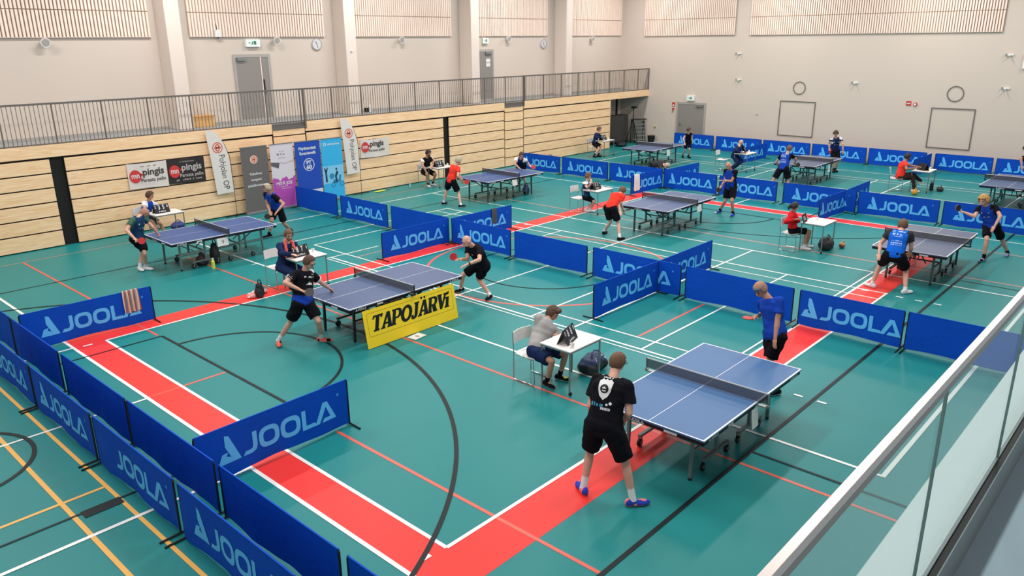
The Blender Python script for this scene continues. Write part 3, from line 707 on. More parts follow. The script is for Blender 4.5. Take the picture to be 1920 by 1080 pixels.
for ch, adv in (('T', .86), ('A', .92), ('P', .86), ('O', 1.02), ('J', .66), ('A', .94), ('R', .90), ('V', .84), ('I', .5)):
    oo = o+q*xx+upv*.275
    if ch == 'O':
        n = 28; vs = []
        for k in range(n+1):
            a = 2*PI*k/n
            for rx, ry in ((.20, .34), (.47, .53)): vs.append(slant((.46+rx*math.cos(a), .49+ry*math.sin(a))))
        m.add([oo+q*v[0]*hh*1.02+upv*v[1]*hh for v in vs], [(2*k, 2*k+1, 2*k+3, 2*k+2) for k in range(n)])
    else:
        [m.poly([slant(p) for p in pl], oo+q*dd*hh+nb*.0002*kk, q*hh*1.0, upv*hh) for pl in LET[ch] for kk, dd in enumerate((-.012, .014, .034))]
        if ch in HOLE: mh.poly([slant(p) for p in HOLE[ch]], oo+nb*.0012+q*.01*hh, q*hh*1.0, upv*hh)
    if ch == 'I': m.poly([slant(p) for p in ((.05, .82), (.05, 1.0), (.30, 1.06), (.30, .86))], oo, q*hh, upv*hh)
    if ch == 'A' and abs(xx) < .6 and xx > 0 and adv == .94:
        for dx in (.24, .52): m.ring(oo+q*hh*(dx+.28)+upv*hh*1.16, q*hh, upv*hh, 0, .085, 12)
    xx += adv*hh*.885
m.build('lettering', M_bl, bn); mh.build('letter_gap', MATS['banner_yellow'], bn)

# ------------------------------------------------------------------ umpire desks, chairs, scoreboards
M_desk = mat('desk_white', 'e8e3df', .35)
def make_desk(x, y, label, casters=True):
    t = empty('umpire_desk', (x, y, 0), 0, label, 'desk', 'white umpire desks')
    m = MB(); m.box(-.40, -.30, .72, .40, .30, .742); m.build('desktop', M_desk, t, bevel=.006)
    m = MB(); m.box(-.39, -.29, .695, .39, -.27, .72); m.box(-.39, .27, .695, .39, .29, .72); m.box(-.39, -.27, .695, -.37, .27, .72); m.box(.37, -.27, .695, .39, .27, .72)
    m.build('under_frame', M_grey, t)
    for sx in (-1, 1):
        for sy in (-1, 1):
            z0 = .06 if sy < 0 else 0
            m = MB(); m.cone((sx*.375, sy*.275, z0), .015, (sx*.375, sy*.275, .72), .015, 10, 0)
            l = m.build('leg', M_grey, t, smooth=True)
            if sy < 0:
                m = MB(); m.cone((sx*.375+.02, sy*.275-.012, .03), .03, (sx*.375+.02, sy*.275+.012, .03), .03, 14, 0); m.bar((sx*.375+.01, sy*.275, .03), (sx*.375, sy*.275, .07), .02, .03, mi=0)
                m.build('caster', M_black, l)
    return t
M_chair = mat('chair_white', 'dcdad6', .4)
M_chrome = mat('chrome', 'b9bdbc', .2, .9)
def make_chair(x, y, rz, label, col=None):
    """front of the seat towards -Y"""
    t = empty('chair', (x, y, 0), rz, label, 'chair', 'white umpire chairs')
    m = MB(); n = 8; P = []
    for k in range(n+1):
        a = k/n; P.append((-.20+.40*a, .445+.012*math.cos(a*PI*2)))
    for i in range(1):
        vs = []
        for yy, zz in P:
            for xx in (-.20, -.1, 0, .1, .20):
                vs.append((xx, yy, zz+.10*xx*xx))
        for yy, zz in P:
            for xx in (-.20, -.1, 0, .1, .20): vs.append((xx, yy, zz+.10*xx*xx-.012))
        N = (n+1)*5; fs = []
        for a in range(n):
            for b in range(4):
                i0 = a*5+b; fs += [(i0, i0+1, i0+6, i0+5), (N+i0, N+i0+5, N+i0+6, N+i0+1)]
        for a in range(n): fs += [(a*5, a*5+5, N+a*5+5, N+a*5), (a*5+4, N+a*5+4, N+a*5+9, a*5+9)]
        for b in range(4): fs += [(b, N+b, N+b+1, b+1), (n*5+b, n*5+b+1, N+n*5+b+1, N+n*5+b)]
        m.add(vs, fs)
    m.build('seat', col or M_chair, t, smooth=True)
    m = MB(); vs = []; fs = []
    for off in (0, .012):
        for j in range(4):
            for i in range(7):
                a = (i/6-.5); vs.append((a*.42, .235+off-.10*a*a*1.5+.02*j/3, .62+.19*j/3-.03*a*a))
    for j in range(3):
        for i in range(6): q = j*7+i; fs += [(q, q+1, q+8, q+7), (28+q, 28+q+7, 28+q+8, 28+q+1)]
    for i in range(6): fs += [(i, 28+i, 28+i+1, i+1), (21+i, 22+i, 50+i, 49+i)]
    for j in range(3): fs += [(j*7, j*7+7, 28+j*7+7, 28+j*7), (j*7+6, 28+j*7+6, 28+j*7+13, j*7+13)]
    m.add(vs, fs); m.build('backrest', col or M_chair, t, smooth=True)
    for sx in (-1, 1):
        m = MB(); m.tube([(sx*.20, .245, .80), (sx*.205, .22, .46), (sx*.21, .22, .03), (sx*.21, .20, .012), (sx*.21, -.20, .012), (sx*.21, -.22, .03), (sx*.20, -.19, .43), (sx*.19, .15, .435)], .009, 8)
        m.build('sled_frame', M_chrome, t, smooth=True)
    m = MB(); m.tube([(-.2, -.15, .43), (.2, -.15, .43)], .008, 8); m.build('cross_tube', M_chrome, t)
    return t
M_card = mat('score_card_white', 'd8dada', .5)
def make_score(x, y, rz, digits, label, z=.742, lean=.38, closed=False):
    t = empty('scoreboard', (x, y, z), rz, label, 'scoreboard', 'black flip scoreboards')
    h = .25; W = .42; tilt = lean
    for s in (-1, 1):
        m = MB(); dn = Vector((0, s*math.sin(tilt), -math.cos(tilt))); apex = Vector((0, 0, h*math.cos(tilt)))
        m.obox(apex+dn*h/2, (W/2, 0, 0), dn*h/2, dn.cross(Vector((1, 0, 0)))*.003)
        p = m.build('panel', M_black, t)
        if s < 0:
            nrm = Vector((0, -math.cos(tilt), -math.sin(tilt)*-1)); nrm = Vector((0, -math.cos(tilt), math.sin(tilt)))
            m = MB(); up = -dn
            for k, (cx, cw, ch, cyy) in enumerate(((-.165, .055, .085, .15), (-.065, .085, .13, .115), (.055, .085, .13, .115), (.165, .055, .085, .15))):
                oo = apex+dn*(h-cyy+.0)+nrm*.0045
                if k in (0, 1, 2, 3) and k < len(digits) and digits[k] != ' ':
                    put_text(m, digits[k], oo+Vector((cx, 0, 0)), (1, 0, 0), up, ch*.85, bold=.02, width=cw*.62)
            joola(m, apex+dn*(h-.035)+nrm*.0045, (1, 0, 0), up, .032)
            blocks(m, apex+dn*.018+Vector((-.065, 0, 0))+nrm*.0045, (1, 0, 0), up, .1, .008, 9); blocks(m, apex+dn*.018+Vector((.065, 0, 0))+nrm*.0045, (1, 0, 0), up, .1, .008, 9, seed=4)
            m.build('numerals', M_card, p)
    m = MB()
    for k in range(10): xx = -W/2+.03+k*(W-.06)/9; m.ring((xx, 0, h*math.cos(tilt)), (0, 1, 0), (0, 0, 1), .006, .009, 10)
    m.build('ring_binding', M_grey, t)
    return t
def make_cup(x, y, label, z=.742):
    t = empty('paper_cup', (x, y, z), 0, label, 'cup', 'white cups on the umpire desks')
    m = MB(); m.cone((0, 0, 0), .026, (0, 0, .075), .036, 18, 0, cap=False); m.cone((0, 0, .002), .026, (0, 0, .004), .026, 18); m.build('cup_wall', M_white, t, smooth=True)
    m = MB(); m.ring((0, 0, .075), (1, 0, 0), (0, 1, 0), .033, .038, 18); m.build('rim', M_white, t)
DESKS = [(8.86, 6.93, 'of the umpire in the grey hoodie', '0880', .30), (8.98, 14.50, 'of the umpire with the red towel', '2871', .06), (9.03, 21.42, 'of the boy umpire by the hanging banners', '2350', 0.02),
         (19.47, 21.50, 'of the umpire in black and white by the boards', '2431', .05), (29.75, 21.48, 'of the umpire beside the dark recess', '1311', .05), (29.82, 14.46, 'of the bald umpire in front of the far barriers', '1101', .35),
         (19.50, 14.28, 'of the child umpire near the white towel', '1324', .1), (29.68, 7.67, 'of the umpire in the red shirt', '    ', .9)]
for k, (x, y, who, dg_, rz) in enumerate(DESKS):
    make_desk(x, y, 'white desk on grey legs '+who)
    make_score(x-.10 if k else x-.07, y+.02, rz, dg_, 'black flip scoreboard on the desk '+who)
make_desk(19.43, 7.28, 'white desk on grey legs of the umpire in the red jacket')
for (x, y, wh) in ((8.62, 6.72, 'of the umpire in the grey hoodie'), (9.27, 14.58, 'of the umpire with the red towel'), (19.80, 21.5, 'of the umpire in black and white'), (30.02, 21.45, 'beside the dark recess'),
                   (30.12, 14.45, 'of the bald umpire'), (19.72, 14.25, 'of the child umpire'), (19.55, 7.38, 'of the umpire in the red jacket'), (29.95, 7.55, 'of the umpire in the red shirt')):
    make_cup(x, y, 'small white cup on the desk '+wh)
CH = [(8.60, 7.50, 0, 'of the umpire in the grey hoodie'), (8.66, 15.05, 0, 'of the umpire with the red towel'), (8.72, 22.12, 0, 'of the boy umpire by the boards'), (19.18, 22.02, .1, 'of the umpire in black and white'),
      (29.38, 21.8, 0, 'of the umpire beside the dark recess'), (29.42, 15.25, .1, 'of the bald umpire'), (19.20, 14.76, .0, 'of the child umpire'), (19.03, 7.78, .0, 'of the umpire in the red jacket'), (29.15, 8.38, .3, 'of the umpire in the red shirt')]
for x, y, rz, wh in CH: make_chair(x, y, rz, 'white chair on a chrome sled frame '+wh)

# ------------------------------------------------------------------ bags, bottles, sheets on the floor
def blob_mesh(name, prims, voxel, mats, parent=None, smooth=3, matfn=None, flat=None, disp=0, seed=1):
    mb = MB()
    for p in prims: p(mb)
    me = bpy.data.meshes.new(name); me.from_pydata([tuple(v) for v in mb.v], [], mb.f); me.update()
    o = bpy.data.objects.new(name, me); COL.objects.link(o)
    r = o.modifiers.new('r', 'REMESH'); r.mode = 'VOXEL'; r.voxel_size = voxel
    s = o.modifiers.new('s', 'SMOOTH'); s.factor = .5; s.iterations = smooth
    dg = bpy.context.evaluated_depsgraph_get(); m2 = bpy.data.meshes.new_from_object(o.evaluated_get(dg))
    bpy.data.objects.remove(o); bpy.data.meshes.remove(me); m2.name = name
    if disp:
        rr = random.Random(seed); ph = [rr.random()*6 for _ in range(6)]
        for v, n in zip(m2.vertices, [Vector(q.normal) for q in m2.vertices]):
            c = v.co; a = math.sin(c.x*31+ph[0]+3*math.sin(c.z*17+ph[1]))+math.sin(c.y*37+ph[2]+2*math.sin(c.x*21+ph[3]))+math.sin(c.z*29+ph[4])
            v.co = c+n*disp*a/3
    if flat is not None:
        for v in m2.vertices:
            if v.co.z < flat: v.co.z = flat
    if not isinstance(mats, (list, tuple)): mats = [mats]
    m2.materials.clear()
    for q in mats: m2.materials.append(q)
    for p in m2.polygons:
        p.use_smooth = True
        p.material_index = matfn(p.center) if matfn else 0
    o = bpy.data.objects.new(name, m2); COL.objects.link(o)
    if parent: o.parent = parent
    return o
def B_(c, r, ax=None): return lambda mb: mb.ball(c, r, ax, 18, 12)
def C_(a, r0, b, r1): 
    def f(mb):
        mb.cone(a, r0, b, r1, 16); mb.ball(a, r0*.995, None, 16, 10); mb.ball(b, r1*.995, None, 16, 10)
    return f
def X_(x0, y0, z0, x1, y1, z1): return lambda mb: mb.box(x0, y0, z0, x1, y1, z1)
M_bag = mat('bag_black', (.012, .013, .018), .6); M_bag2 = mat('bag_navy', (.012, .03, .10), .55)
def bag(x, y, rz, L, W, H, label, mats=None, extra=None, name='sports_bag', cat='bag'):
    t = empty(name, (x, y, 0), rz, label, cat, 'bags on the floor' if cat == 'bag' else None)
    b = blob_mesh('body', [B_((0, 0, H*.48), (L/2, W/2, H*.52)), B_((-L*.2, 0, H*.4), (L*.28, W*.52, H*.42)), B_((L*.25, 0, H*.4), (L*.24, W*.5, H*.44))], .018, mats or [M_bag], t, 2,
                  (lambda c: 1 if c.z > H*.62 else 0) if mats and len(mats) > 1 else None, 0.0, .014, int(x*10))
    m = MB(); m.tube([(-L*.22, -W*.2, H*.9), (-L*.15, -W*.1, H*1.12), (0, -W*.05, H*1.2), (L*.15, -W*.1, H*1.12), (L*.22, -W*.2, H*.9)], .012, 8); m.build('handle', mats[-1] if mats else M_bag, t, smooth=True)
    if extra: extra(t, L, W, H)
    return t
def bagx(t, L, W, H):
    m = MB()
    m.poly([(0, 0), (.10, .02), (.10, .07), (.03, .06), (.03, .14), (-.01, .13)], (L*.16, -W*.40, H*.55), (1, 0, 0), (0, .35, .9)); m.poly([(0, 0), (.018, 0), (.03, .13), (.012, .13)], (-L*.18, -W*.45, H*.55), (1, 0, 0), (0, .4, .9))
    m.build('print', M_card, t)
bag(9.50, 6.98, .1, .62, .36, .30, 'black and navy sports bag by the desk of the umpire in the grey hoodie', [M_bag, M_bag2], bagx)
bag(19.62, 7.10, .2, .55, .36, .32, 'black sports bag on the floor under the desk of the umpire in the red jacket')
bag(20.02, 6.83, 0, .17, .14, .16, 'small brown and tan pouch on the floor right of the white desk', [mat('pouch_brown', '7c4b44', .7), mat('pouch_tan', 'b98f5c', .7)], None, 'pouch')
bag(9.72, 22.35, .1, .42, .28, .22, 'small blue bag by the birch boards right of the boy umpire desk', [mat('bag_blue', (.02, .03, .18), .6)])
bag(8.30, 18.0, 0, .30, .24, .26, 'dark bag hanging in the undercarriage of the table with the number 9 sheet', [M_bag, mat('bag_maroon', '3a1c1c', .7)])
bag(8.62, 17.95, .2, .22, .22, .52, 'tall black bag standing under the table with the number 9 sheet')
bag(26.9, 22.45, .1, .75, .3, .24, 'dark heap of bags on the floor beside the birch boards near the far end')
bag(33.2, 22.9, .4, .9, .5, .22, 'dark heap of bags on the floor before the grey cart in the recess')
bag(28.75, 7.62, 0, .22, .18, .20, 'orange-yellow bag on the floor by the red-shirted umpire', [mat('bag_orange', 'c98b2c', .6)])
bag(30.0, 7.15, .3, .30, .22, .16, 'black bag at the feet of the red-shirted umpire')
bag(28.45, 4.30, .3, .5, .4, .30, 'black and white bag on the floor under the rightmost back table', [M_bag, mat('bag_grey', '8a8d8c', .6)])
bag(20.35, 18.05, 0, .26, .2, .34, 'navy box-like bag under the far end of the table by the boards', [M_bag2])
bag(7.90, 14.62, .1, .20, .16, .34, 'small dark bag beside the chair of the umpire with the red towel')
def bottle(x, y, r, h, label, body, cap):
    t = empty('drink_bottle', (x, y, 0), 0, label, 'bottle')
    m = MB(); m.cone((0, 0, 0), r, (0, 0, h*.7), r, 18); m.cone((0, 0, h*.7), r, (0, 0, h*.84), r*.5, 18); m.build('body', body, t, smooth=True)
    m = MB(); m.cone((0, 0, h*.84), r*.55, (0, 0, h), r*.5, 14); m.build('cap', cap, t, smooth=True)
bottle(8.34, 17.52, .042, .26, 'yellow-green drink bottle on the floor under the table with the number 9 sheet', mat('bottle_yellow', 'cfd24a', .35), mat('bottle_cap_pale', 'dfe7c0', .4))
bottle(29.95, 7.42, .06, .34, 'tall black bottle standing under the desk of the red-shirted umpire', M_black, M_grey)
bottle(18.6, 22.3, .03, .24, 'clear bottle by the birch boards left of the umpire in black and white', glassy('bottle_clear', (.6, .7, .7), .5), M_white)
t = empty('number_sheet', (8.60, 10.33, 0), .12, 'white paper sheet with a number 8 lying on the floor by the yellow banner', 'paper sheet')
m = MB(); m.box(-.15, -.105, .008, .15, .105, .011); s_ = m.build('paper', M_white, t)
m = MB(); put_text(m, '8', (0, -.05, .0125), (1, 0, 0), (0, 1, 0), .1); m.build('numeral', M_dark, s_)
# pink cloth by the second umpire chair
t = empty('crumpled_towel', (7.95, 14.83, 0), .2, 'crumpled pink and white towel on the red band behind the second umpire desk', 'towel')
blob_mesh('fabric', [B_((0, 0, .04), (.26, .12, .06)), B_((.12, .05, .05), (.14, .10, .07)), B_((-.15, -.03, .03), (.16, .10, .05))], .012, [mat('cloth_pink', 'd88a86', .9), mat('cloth_pale', 'e0cfc8', .9)], t, 1, lambda c: 1 if math.sin(c.x*60)+math.sin(c.y*70) > .4 else 0, 0.008, .03, 5)

# ------------------------------------------------------------------ hanging banners, flags and roll-ups
M_flagw = mat('flag_white', 'ded8d2', .8, noise=.03, nscale=3); M_oplogo = mat('logo_orange_red', 'd8603f', .6); M_txt = mat('print_dark', '3a3634', .6); M_logored = mat('logo_red', 'cf3434', .6)
def pingis(x, label, bg, fg, seed, z0=1.24, W=1.13, H=.74, third=True):
    t = empty('hanging_banner', (x, 22.73, z0), 0, label, 'banner', 'hanging pingis banners')
    m = MB(); n = 12; vs = []; fs = []
    rr = random.Random(seed)
    for off in (0, .004):
        for j in range(5):
            for i in range(n+1):
                a = i/n; z = H*j/4-.02*math.sin(a*PI)*(j == 4)+.02*math.sin(a*3+seed)*(j == 0)
                vs.append((a*W, off-.012-.008*math.sin(a*9+seed+j*.8), z))
    N = 5*(n+1)
    for j in range(4):
        for i in range(n): q = j*(n+1)+i; fs += [(q, q+1, q+n+2, q+n+1), (N+q, N+q+n+1, N+q+n+2, N+q+1)]
    m.add(vs, fs); s = m.build('fabric', bg, t, smooth=True)
    y = -.024
    m = MB(); m.ring((.20, y, .37), (1, 0, 0), (0, 0, 1), 0, .165, 28, ry=(0, .185)); m.poly([(.34, .36), (.44, .39), (.44, .42), (.34, .45)], (0, y, 0), (1, 0, 0), (0, 0, 1)); s1 = m.build('red_bat_logo', M_logored, s)
    m = MB(); put_text(m, 'mn', (.20, y-.002, .32), (1, 0, 0), (0, 0, 1), .15, bold=.02, width=.23); m.build('logo_letters', M_card, s)
    m = MB(); put_text(m, 'pingis', (.72, y-.001, .38), (1, 0, 0), (0, 0, 1), .19, bold=.025, width=.62)
    put_text(m, 'Parasta pelin', (.70, y-.001, .19), (1, 0, 0), (0, 0, 1), .10, bold=.015, width=.72)
    blocks(m, (.60, y-.001, .62), (1, 0, 0), (0, 0, 1), .45, .03, 12, seed=seed)
    if third: blocks(m, (.62, y-.001, .08), (1, 0, 0), (0, 0, 1), .8, .05, 16, seed=seed+1)
    m.build('lettering', fg, s)
pingis(8.68, 'white hanging banner with a red round logo, left of the black one', mat('banner_white', 'dcd3cc', .8), M_txt, 1, third=False)
pingis(9.82, 'black hanging banner with a red round logo', mat('banner_black', '2a2022', .7), mat('print_grey', 'b9b2ad', .6), 2)
pingis(16.76, 'white hanging banner with a red round logo right of the second feather flag', mat('banner_white'  , 'dcd3cc'), M_txt, 3, 1.24, 1.28, .66, False)
def op_logo(m, o, r, ux=(1, 0, 0), uz=(0, 0, 1), m0=0):
    o = Vector(o); ux, uz = Vector(ux), Vector(uz)
    m.ring(o, ux, uz, r*.82, r, 28, mi=m0); m.ring(o+uz*r*.30, ux, uz, r*.18, r*.40, 18, mi=m0); m.ring(o-uz*r*.30, ux, uz, r*.18, r*.40, 18, mi=m0)
    for s in (-1, 1): m.ring(o+ux*s*r*.42, ux, uz, r*.08, r*.24, 14, mi=m0)
def flag(x, label, xb):
    t = empty('feather_flag', (x, 22.6, 0), 0, label, 'flag', 'feather flags')
    out = [(0, 2.72), (.28, 2.68), (.42, 2.52), (.54, 2.30), (.63, 2.02), (.68, 1.6), (.70, .78), (.15, .76), (.12, 1.3), (.07, 2.0)]
    m = MB(); m.prism([(a, b) for a, b in out], (0, -.004, 0), (1, 0, 0), (0, 0, 1), (0, .008, 0)); s = m.build('sail', M_flagw, t)
    m = MB(); op_logo(m, (.33, -.006, 2.18), .165); m.build('round_logo', M_oplogo, s)
    m = MB(); put_text(m, 'Pohjolan OP', (.37, -.006, 1.43), (.05, 0, -1), (1, 0, .03), .19, width=1.08); m.build('lettering', M_txt, s)
    m = MB(); m.tube([(.71, 0, .04), (.715, 0, 1.0), (.69, 0, 1.9), (.55, .01, 2.3), (.36, .01, 2.58), (.05, .01, 2.70)], .008, 8); m.build('pole', M_black, t, smooth=True)
    for a in (.3, 1.3, 2.9, 4.4):
        m = MB(); m.bar((.71, 0, .03), (.71+.38*math.cos(a), .12*math.sin(a), .012), .022, .016); m.build('foot', M_black, t)
flag(11.04, 'white feather flag with a round orange-red logo, left of the grey roll-up', 0)
flag(15.88, 'white feather flag with a round orange-red logo, right of the light blue roll-up', 0)
def rollup(x, y, W, mats, label, name='roll_up_banner', z0=.10, H=2.0):
    t = empty(name, (x, y, 0), 0, label, 'roll-up banner', 'roll-up banners by the boards')
    m = MB(); m.box(0, -.06, 0, W, .06, .08); m.build('base_cassette', M_grey, t, bevel=.01)
    m = MB(); m.box(0, -.012, z0+H, W, .012, z0+H+.03); m.build('top_rail', M_grey, t)
    m = MB(); m.cone((W/2, .03, .08), .01, (W/2, .03, z0+H), .01, 8); m.build('support_pole', M_grey, t)
    m = MB(); m.box(.01, -.006, .08, W-.01, -.002, z0+H); return t, m.build('graphic_sheet', mats, t)
U, V = (1, 0, 0), (0, 0, 1)
t, s = rollup(11.98, 22.42, .94, mat('rollup_grey', '66615f', .7), 'dark grey roll-up banner with a small round logo behind the blue-shirted player')
m = MB(); m.ring((.44, -.008, 1.72), U, V, 0, .13, 24, mi=0); m.build('logo_disc', mat('logo_peach', 'eac8b8', .6), s)
m = MB(); op_logo(m, (.44, -.010, 1.72), .10); m.build('round_logo', M_oplogo, s)
m = MB(); put_text(m, 'Paikallinen', (.46, -.009, 1.24), U, V, .075, bold=.02, width=.42); put_text(m, 'kumppani', (.46, -.009, 1.06), U, V, .075, bold=.02, width=.36); put_text(m, 'paikallisuuteen.', (.45, -.009, .88), U, V, .075, bold=.02, width=.60); m.build('lettering', M_card, s)
t, s = rollup(12.98, 22.40, .86, mat('rollup_lilac', 'd9d0d8', .7), 'white and magenta roll-up banner next to the dark grey one')
m = MB(); zz = [1.0+.05*math.sin(k*.9)+.03*math.sin(k*2.1) for k in range(17)]
m.add([(.012+.836*k/16, -.0075, .085) for k in range(17)]+[(.012+.836*k/16, -.0075, zz[k]) for k in range(17)], [(k, k+1, 18+k, 17+k) for k in range(16)]); m.build('magenta_field', mat('magenta_print', 'b24aa8', .7), s)
m = MB(); m.poly([(.012, 1.56), (.32, 1.52), (.27, 1.34), (.012, 1.44)], (0, -.0078, 0), U, V); m.build('handshake_sleeve', mat('sleeve_grey', '5f5a60', .7), s)
m = MB(); m.poly([(.32, 1.52), (.50, 1.46), (.85, 1.52), (.85, 1.58), (.5, 1.50), (.34, 1.50)], (0, -.0078, 0), U, V); m.build('handshake_line', mat('print_skin', 'cdb3ac', .7), s)
m = MB(); blocks(m, (.42, -.008, 1.86), U, V, .16, .03, 6, seed=3); blocks(m, (.42, -.008, 1.76), U, V, .34, .05, 8, seed=5); blocks(m, (.42, -.008, 1.66), U, V, .26, .02, 14, seed=8); m.build('small_print', M_txt, s)
m = MB(); put_text(m, 'MITÄ JOS', (.42, -.0085, .80), U, V, .10, bold=.03, width=.58); blocks(m, (.36, -.0085, .73), U, V, .40, .025, 14, seed=7); blocks(m, (.50, -.0085, .67), U, V, .36, .02, 14, seed=9); m.build('lettering', M_card, s)
t, s = rollup(13.86, 22.36, .98, mat('rollup_blue', (.004, .06, .42), .7), 'deep blue roll-up banner with a round emblem, left half of the blue pair')
m = MB(); put_text(m, 'Pöytätennistä', (.48, -.008, 1.84), U, V, .095, bold=.03, width=.66); put_text(m, 'Rovaniemellä', (.48, -.008, 1.68), U, V, .095, bold=.03, width=.62)
m.ring((.50, -.008, 1.34), U, V, .185, .21, 32); put_text(m, 'PT', (.50, -.008, 1.36), U, V, .11, bold=.05, width=.19); put_text(m, '60', (.50, -.008, 1.20), U, V, .12, bold=.05, width=.21); m.build('lettering', M_card, s)
m = MB(); m.poly([(.012, .10), (.96, .10), (.96, .50), (.012, .50)], (0, -.008, 0), U, V); m.build('white_foot_field', M_card, s)
t, s = rollup(14.86, 22.36, .86, mat('rollup_cyan', (.03, .42, .76), .7), 'light blue roll-up banner with a scooter picture, right half of the blue pair')
m = MB(); m.ring((.16, -.008, 1.93), U, V, .03, .055, 20); put_text(m, 'Lähitapiola', (.50, -.008, 1.90), U, V, .055, bold=.03, width=.50); m.build('lettering', M_card, s)
m = MB(); m.poly([(.012, .60), (.85, .60), (.85, 1.2), (.012, 1.2)], (0, -.0072, 0), U, V); m.build('pale_sky_field', mat('print_pale_blue', '7fc4e6', .7), s)
m = MB(); y_ = -.0085
for cx in (.40, .76): m.ring((cx, y_, .55), U, V, .06, .095, 20)
m.poly([(.42, .60), (.70, .62), (.74, .85), (.66, .86), (.62, .70), (.40, .72)], (0, y_, 0), U, V); m.ring((.36, y_, .84), U, V, 0, .10, 16); m.build('scooter_print', mat('scooter_teal', '1c86b0', .7), s)
m = MB(); m.poly([(.50, .60), (.58, .60), (.56, .82), (.64, .95), (.56, 1.02), (.48, .85)], (0, y_-.0005, 0), U, V); m.ring((.56, y_-.0005, 1.07), U, V, 0, .04, 12)
m.poly([(.10, .66), (.18, .66), (.17, .98), (.22, 1.15), (.18, 1.16), (.14, 1.02), (.10, 1.16), (.06, 1.15), (.10, .98)], (0, y_, 0), U, V); m.ring((.14, y_, 1.06), U, V, 0, .035, 12); m.build('figure_print', mat('print_navy', '163a5c', .7), s)
# yellow racket-like item on the floor by the boards
t = empty('carrying_case', (17.3, 22.45, 0), .1, 'yellow-green flat case on the floor by the birch boards right of the second flag', 'case')
m = MB(); m.ball((0, 0, .02), (.30, .10, .018)); m.build('body', mat('case_lime', 'b9c23a', .6), t, smooth=True)
m = MB(); m.bar((.25, 0, .02), (.6, .05, .02), .05, .02); m.build('strap', M_grey, t)

# ------------------------------------------------------------------ dark recess under the balcony
w = MB(); w.box(34.55, 24.2, 0, 34.63, 24.28, 2.4); w.box(33.6, 24.2, 0, 33.68, 24.28, 2.4); struct(w, 'trim_14', M_black)
t = empty('cage_cart', (32.6, 23.5, 0), 0, 'dark grey covered storage cart in the recess under the balcony', 'cart')
m = MB()
n = 40; vs = []
for i in range(n+1):
    x = 2.0*i/n; d = .03*math.sin(i*1.7)
    vs += [(x, d, .12), (x, d*.6, 1.45), (x, .5, .12), (x, .5, 1.45)]
fs = []
for i in range(n): a = 4*i; fs += [(a, a+4, a+5, a+1), (a+2, a+3, a+7, a+6), (a+1, a+5, a+7, a+3)]
fs += [(0, 1, 3, 2), (4*n, 4*n+2, 4*n+3, 4*n+1)]
m.add(vs, fs); m.build('cover', mat('cart_cover', '45423f', .8), t, smooth=True)
m = MB(); m.box(-.02, -.03, .08, 2.02, .53, .12); m.build('base', M_black, t)
for x in (.1, 1.9):
    m = MB(); m.cone((x, -.02, .04), .04, (x, .02, .04), .04, 14); m.build('caster', M_black, t)
t = empty('tripod', (34.2, 22.9, 0), .3, 'tall black tripod with a video camera beside the recess', 'tripod')
for a in (0, 2.1, 4.2):
    m = MB(); m.bar((.42*math.cos(a), .42*math.sin(a), 0), (0, 0, 1.25), .035); m.build('leg', M_black, t)
m = MB(); m.cone((0, 0, 1.15), .03, (0, 0, 1.75), .02, 10); m.build('centre_column', M_black, t)
m = MB(); m.cbox(0, 0, 1.79, .10, .06, .06); m.bar((0, 0, 1.75), (-.35, -.1, 1.66), .015); m.build('pan_head', M_black, t)
t = empty('video_camera', (34.2, 22.9, 1.82), .3, 'small black video camera on top of the tripod', 'camera')
m = MB(); m.box(-.06, -.12, 0, .06, .12, .11); m.build('body', M_black, t, bevel=.01)
m = MB(); m.cone((0, -.12, .06), .04, (0, -.2, .06), .045, 14); m.build('lens', M_black, t)
t = empty('step_ladder', (34.9, 23.05, 0), -.75, 'dark platform steps with grey treads beside the tripod', 'steps')
for sx in (-1, 1):
    m = MB(); m.bar((sx*.32, -.35, 0), (sx*.32, .05, 1.2), .04); m.bar((sx*.32, .25, 0), (sx*.32, .2, 1.2), .04); m.build('side_rail', M_black, t)
for k in range(6):
    m = MB(); z = .18+k*.19; y = -.35+.40*z/1.2; m.box(-.32, y-.05, z, .32, y+.08, z+.04); m.build('tread', M_grey, t)
m = MB(); m.bar((-.35, -.1, 1.22), (.42, -.1, 1.22), .05); m.build('hand_bar', M_black, t)
t = empty('waste_bin', (34.95, 22.25, 0), 0, 'black bin standing by the far wall near the corner', 'bin')
m = MB(); m.cone((0, 0, 0), .15, (0, 0, .42), .20, 20); m.build('body', M_black, t, smooth=True)
m = MB(); m.ring((0, 0, .421), (1, 0, 0), (0, 1, 0), .17, .21, 24); m.build('rim', M_dark, t)
# ------------------------------------------------------------------ people
SKIN = {'pale': mat('skin_pale', (.62, .33, .24), .5, noise=.05, nscale=9), 'tan': mat('skin_tan', (.50, .24, .155), .5, noise=.05, nscale=9), 'deep': mat('skin_deep', (.30, .14, .08), .5, noise=.05, nscale=9)}
def fab(name, col, rough=.8): return mat('fabric_'+name, col, .92, spec=.12, noise=.06, nscale=7, bump=.10, bscale=22)
F_black = fab('black', (.006, .006, .009)); F_navy = fab('navy', (.010, .022, .075)); F_blue = fab('royal_blue', (.008, .05, .36)); F_bright = fab('bright_blue', (.006, .12, .62))
F_red = fab('orange_red', (.82, .045, .028)); F_grey = fab('hoodie_grey', (.36, .35, .34)); F_teal = fab('dark_teal', (.010, .04, .10)); F_green = fab('sleeve_green', (.05, .12, .08))
F_jred = fab('jacket_red', (.55, .012, .018)); F_white = fab('white', (.72, .72, .72)); F_towel = fab('towel_coral', (.75, .13, .11)); F_dk = fab('charcoal', (.03, .032, .036)); F_pants = fab('trousers_dark', (.035, .022, .02))
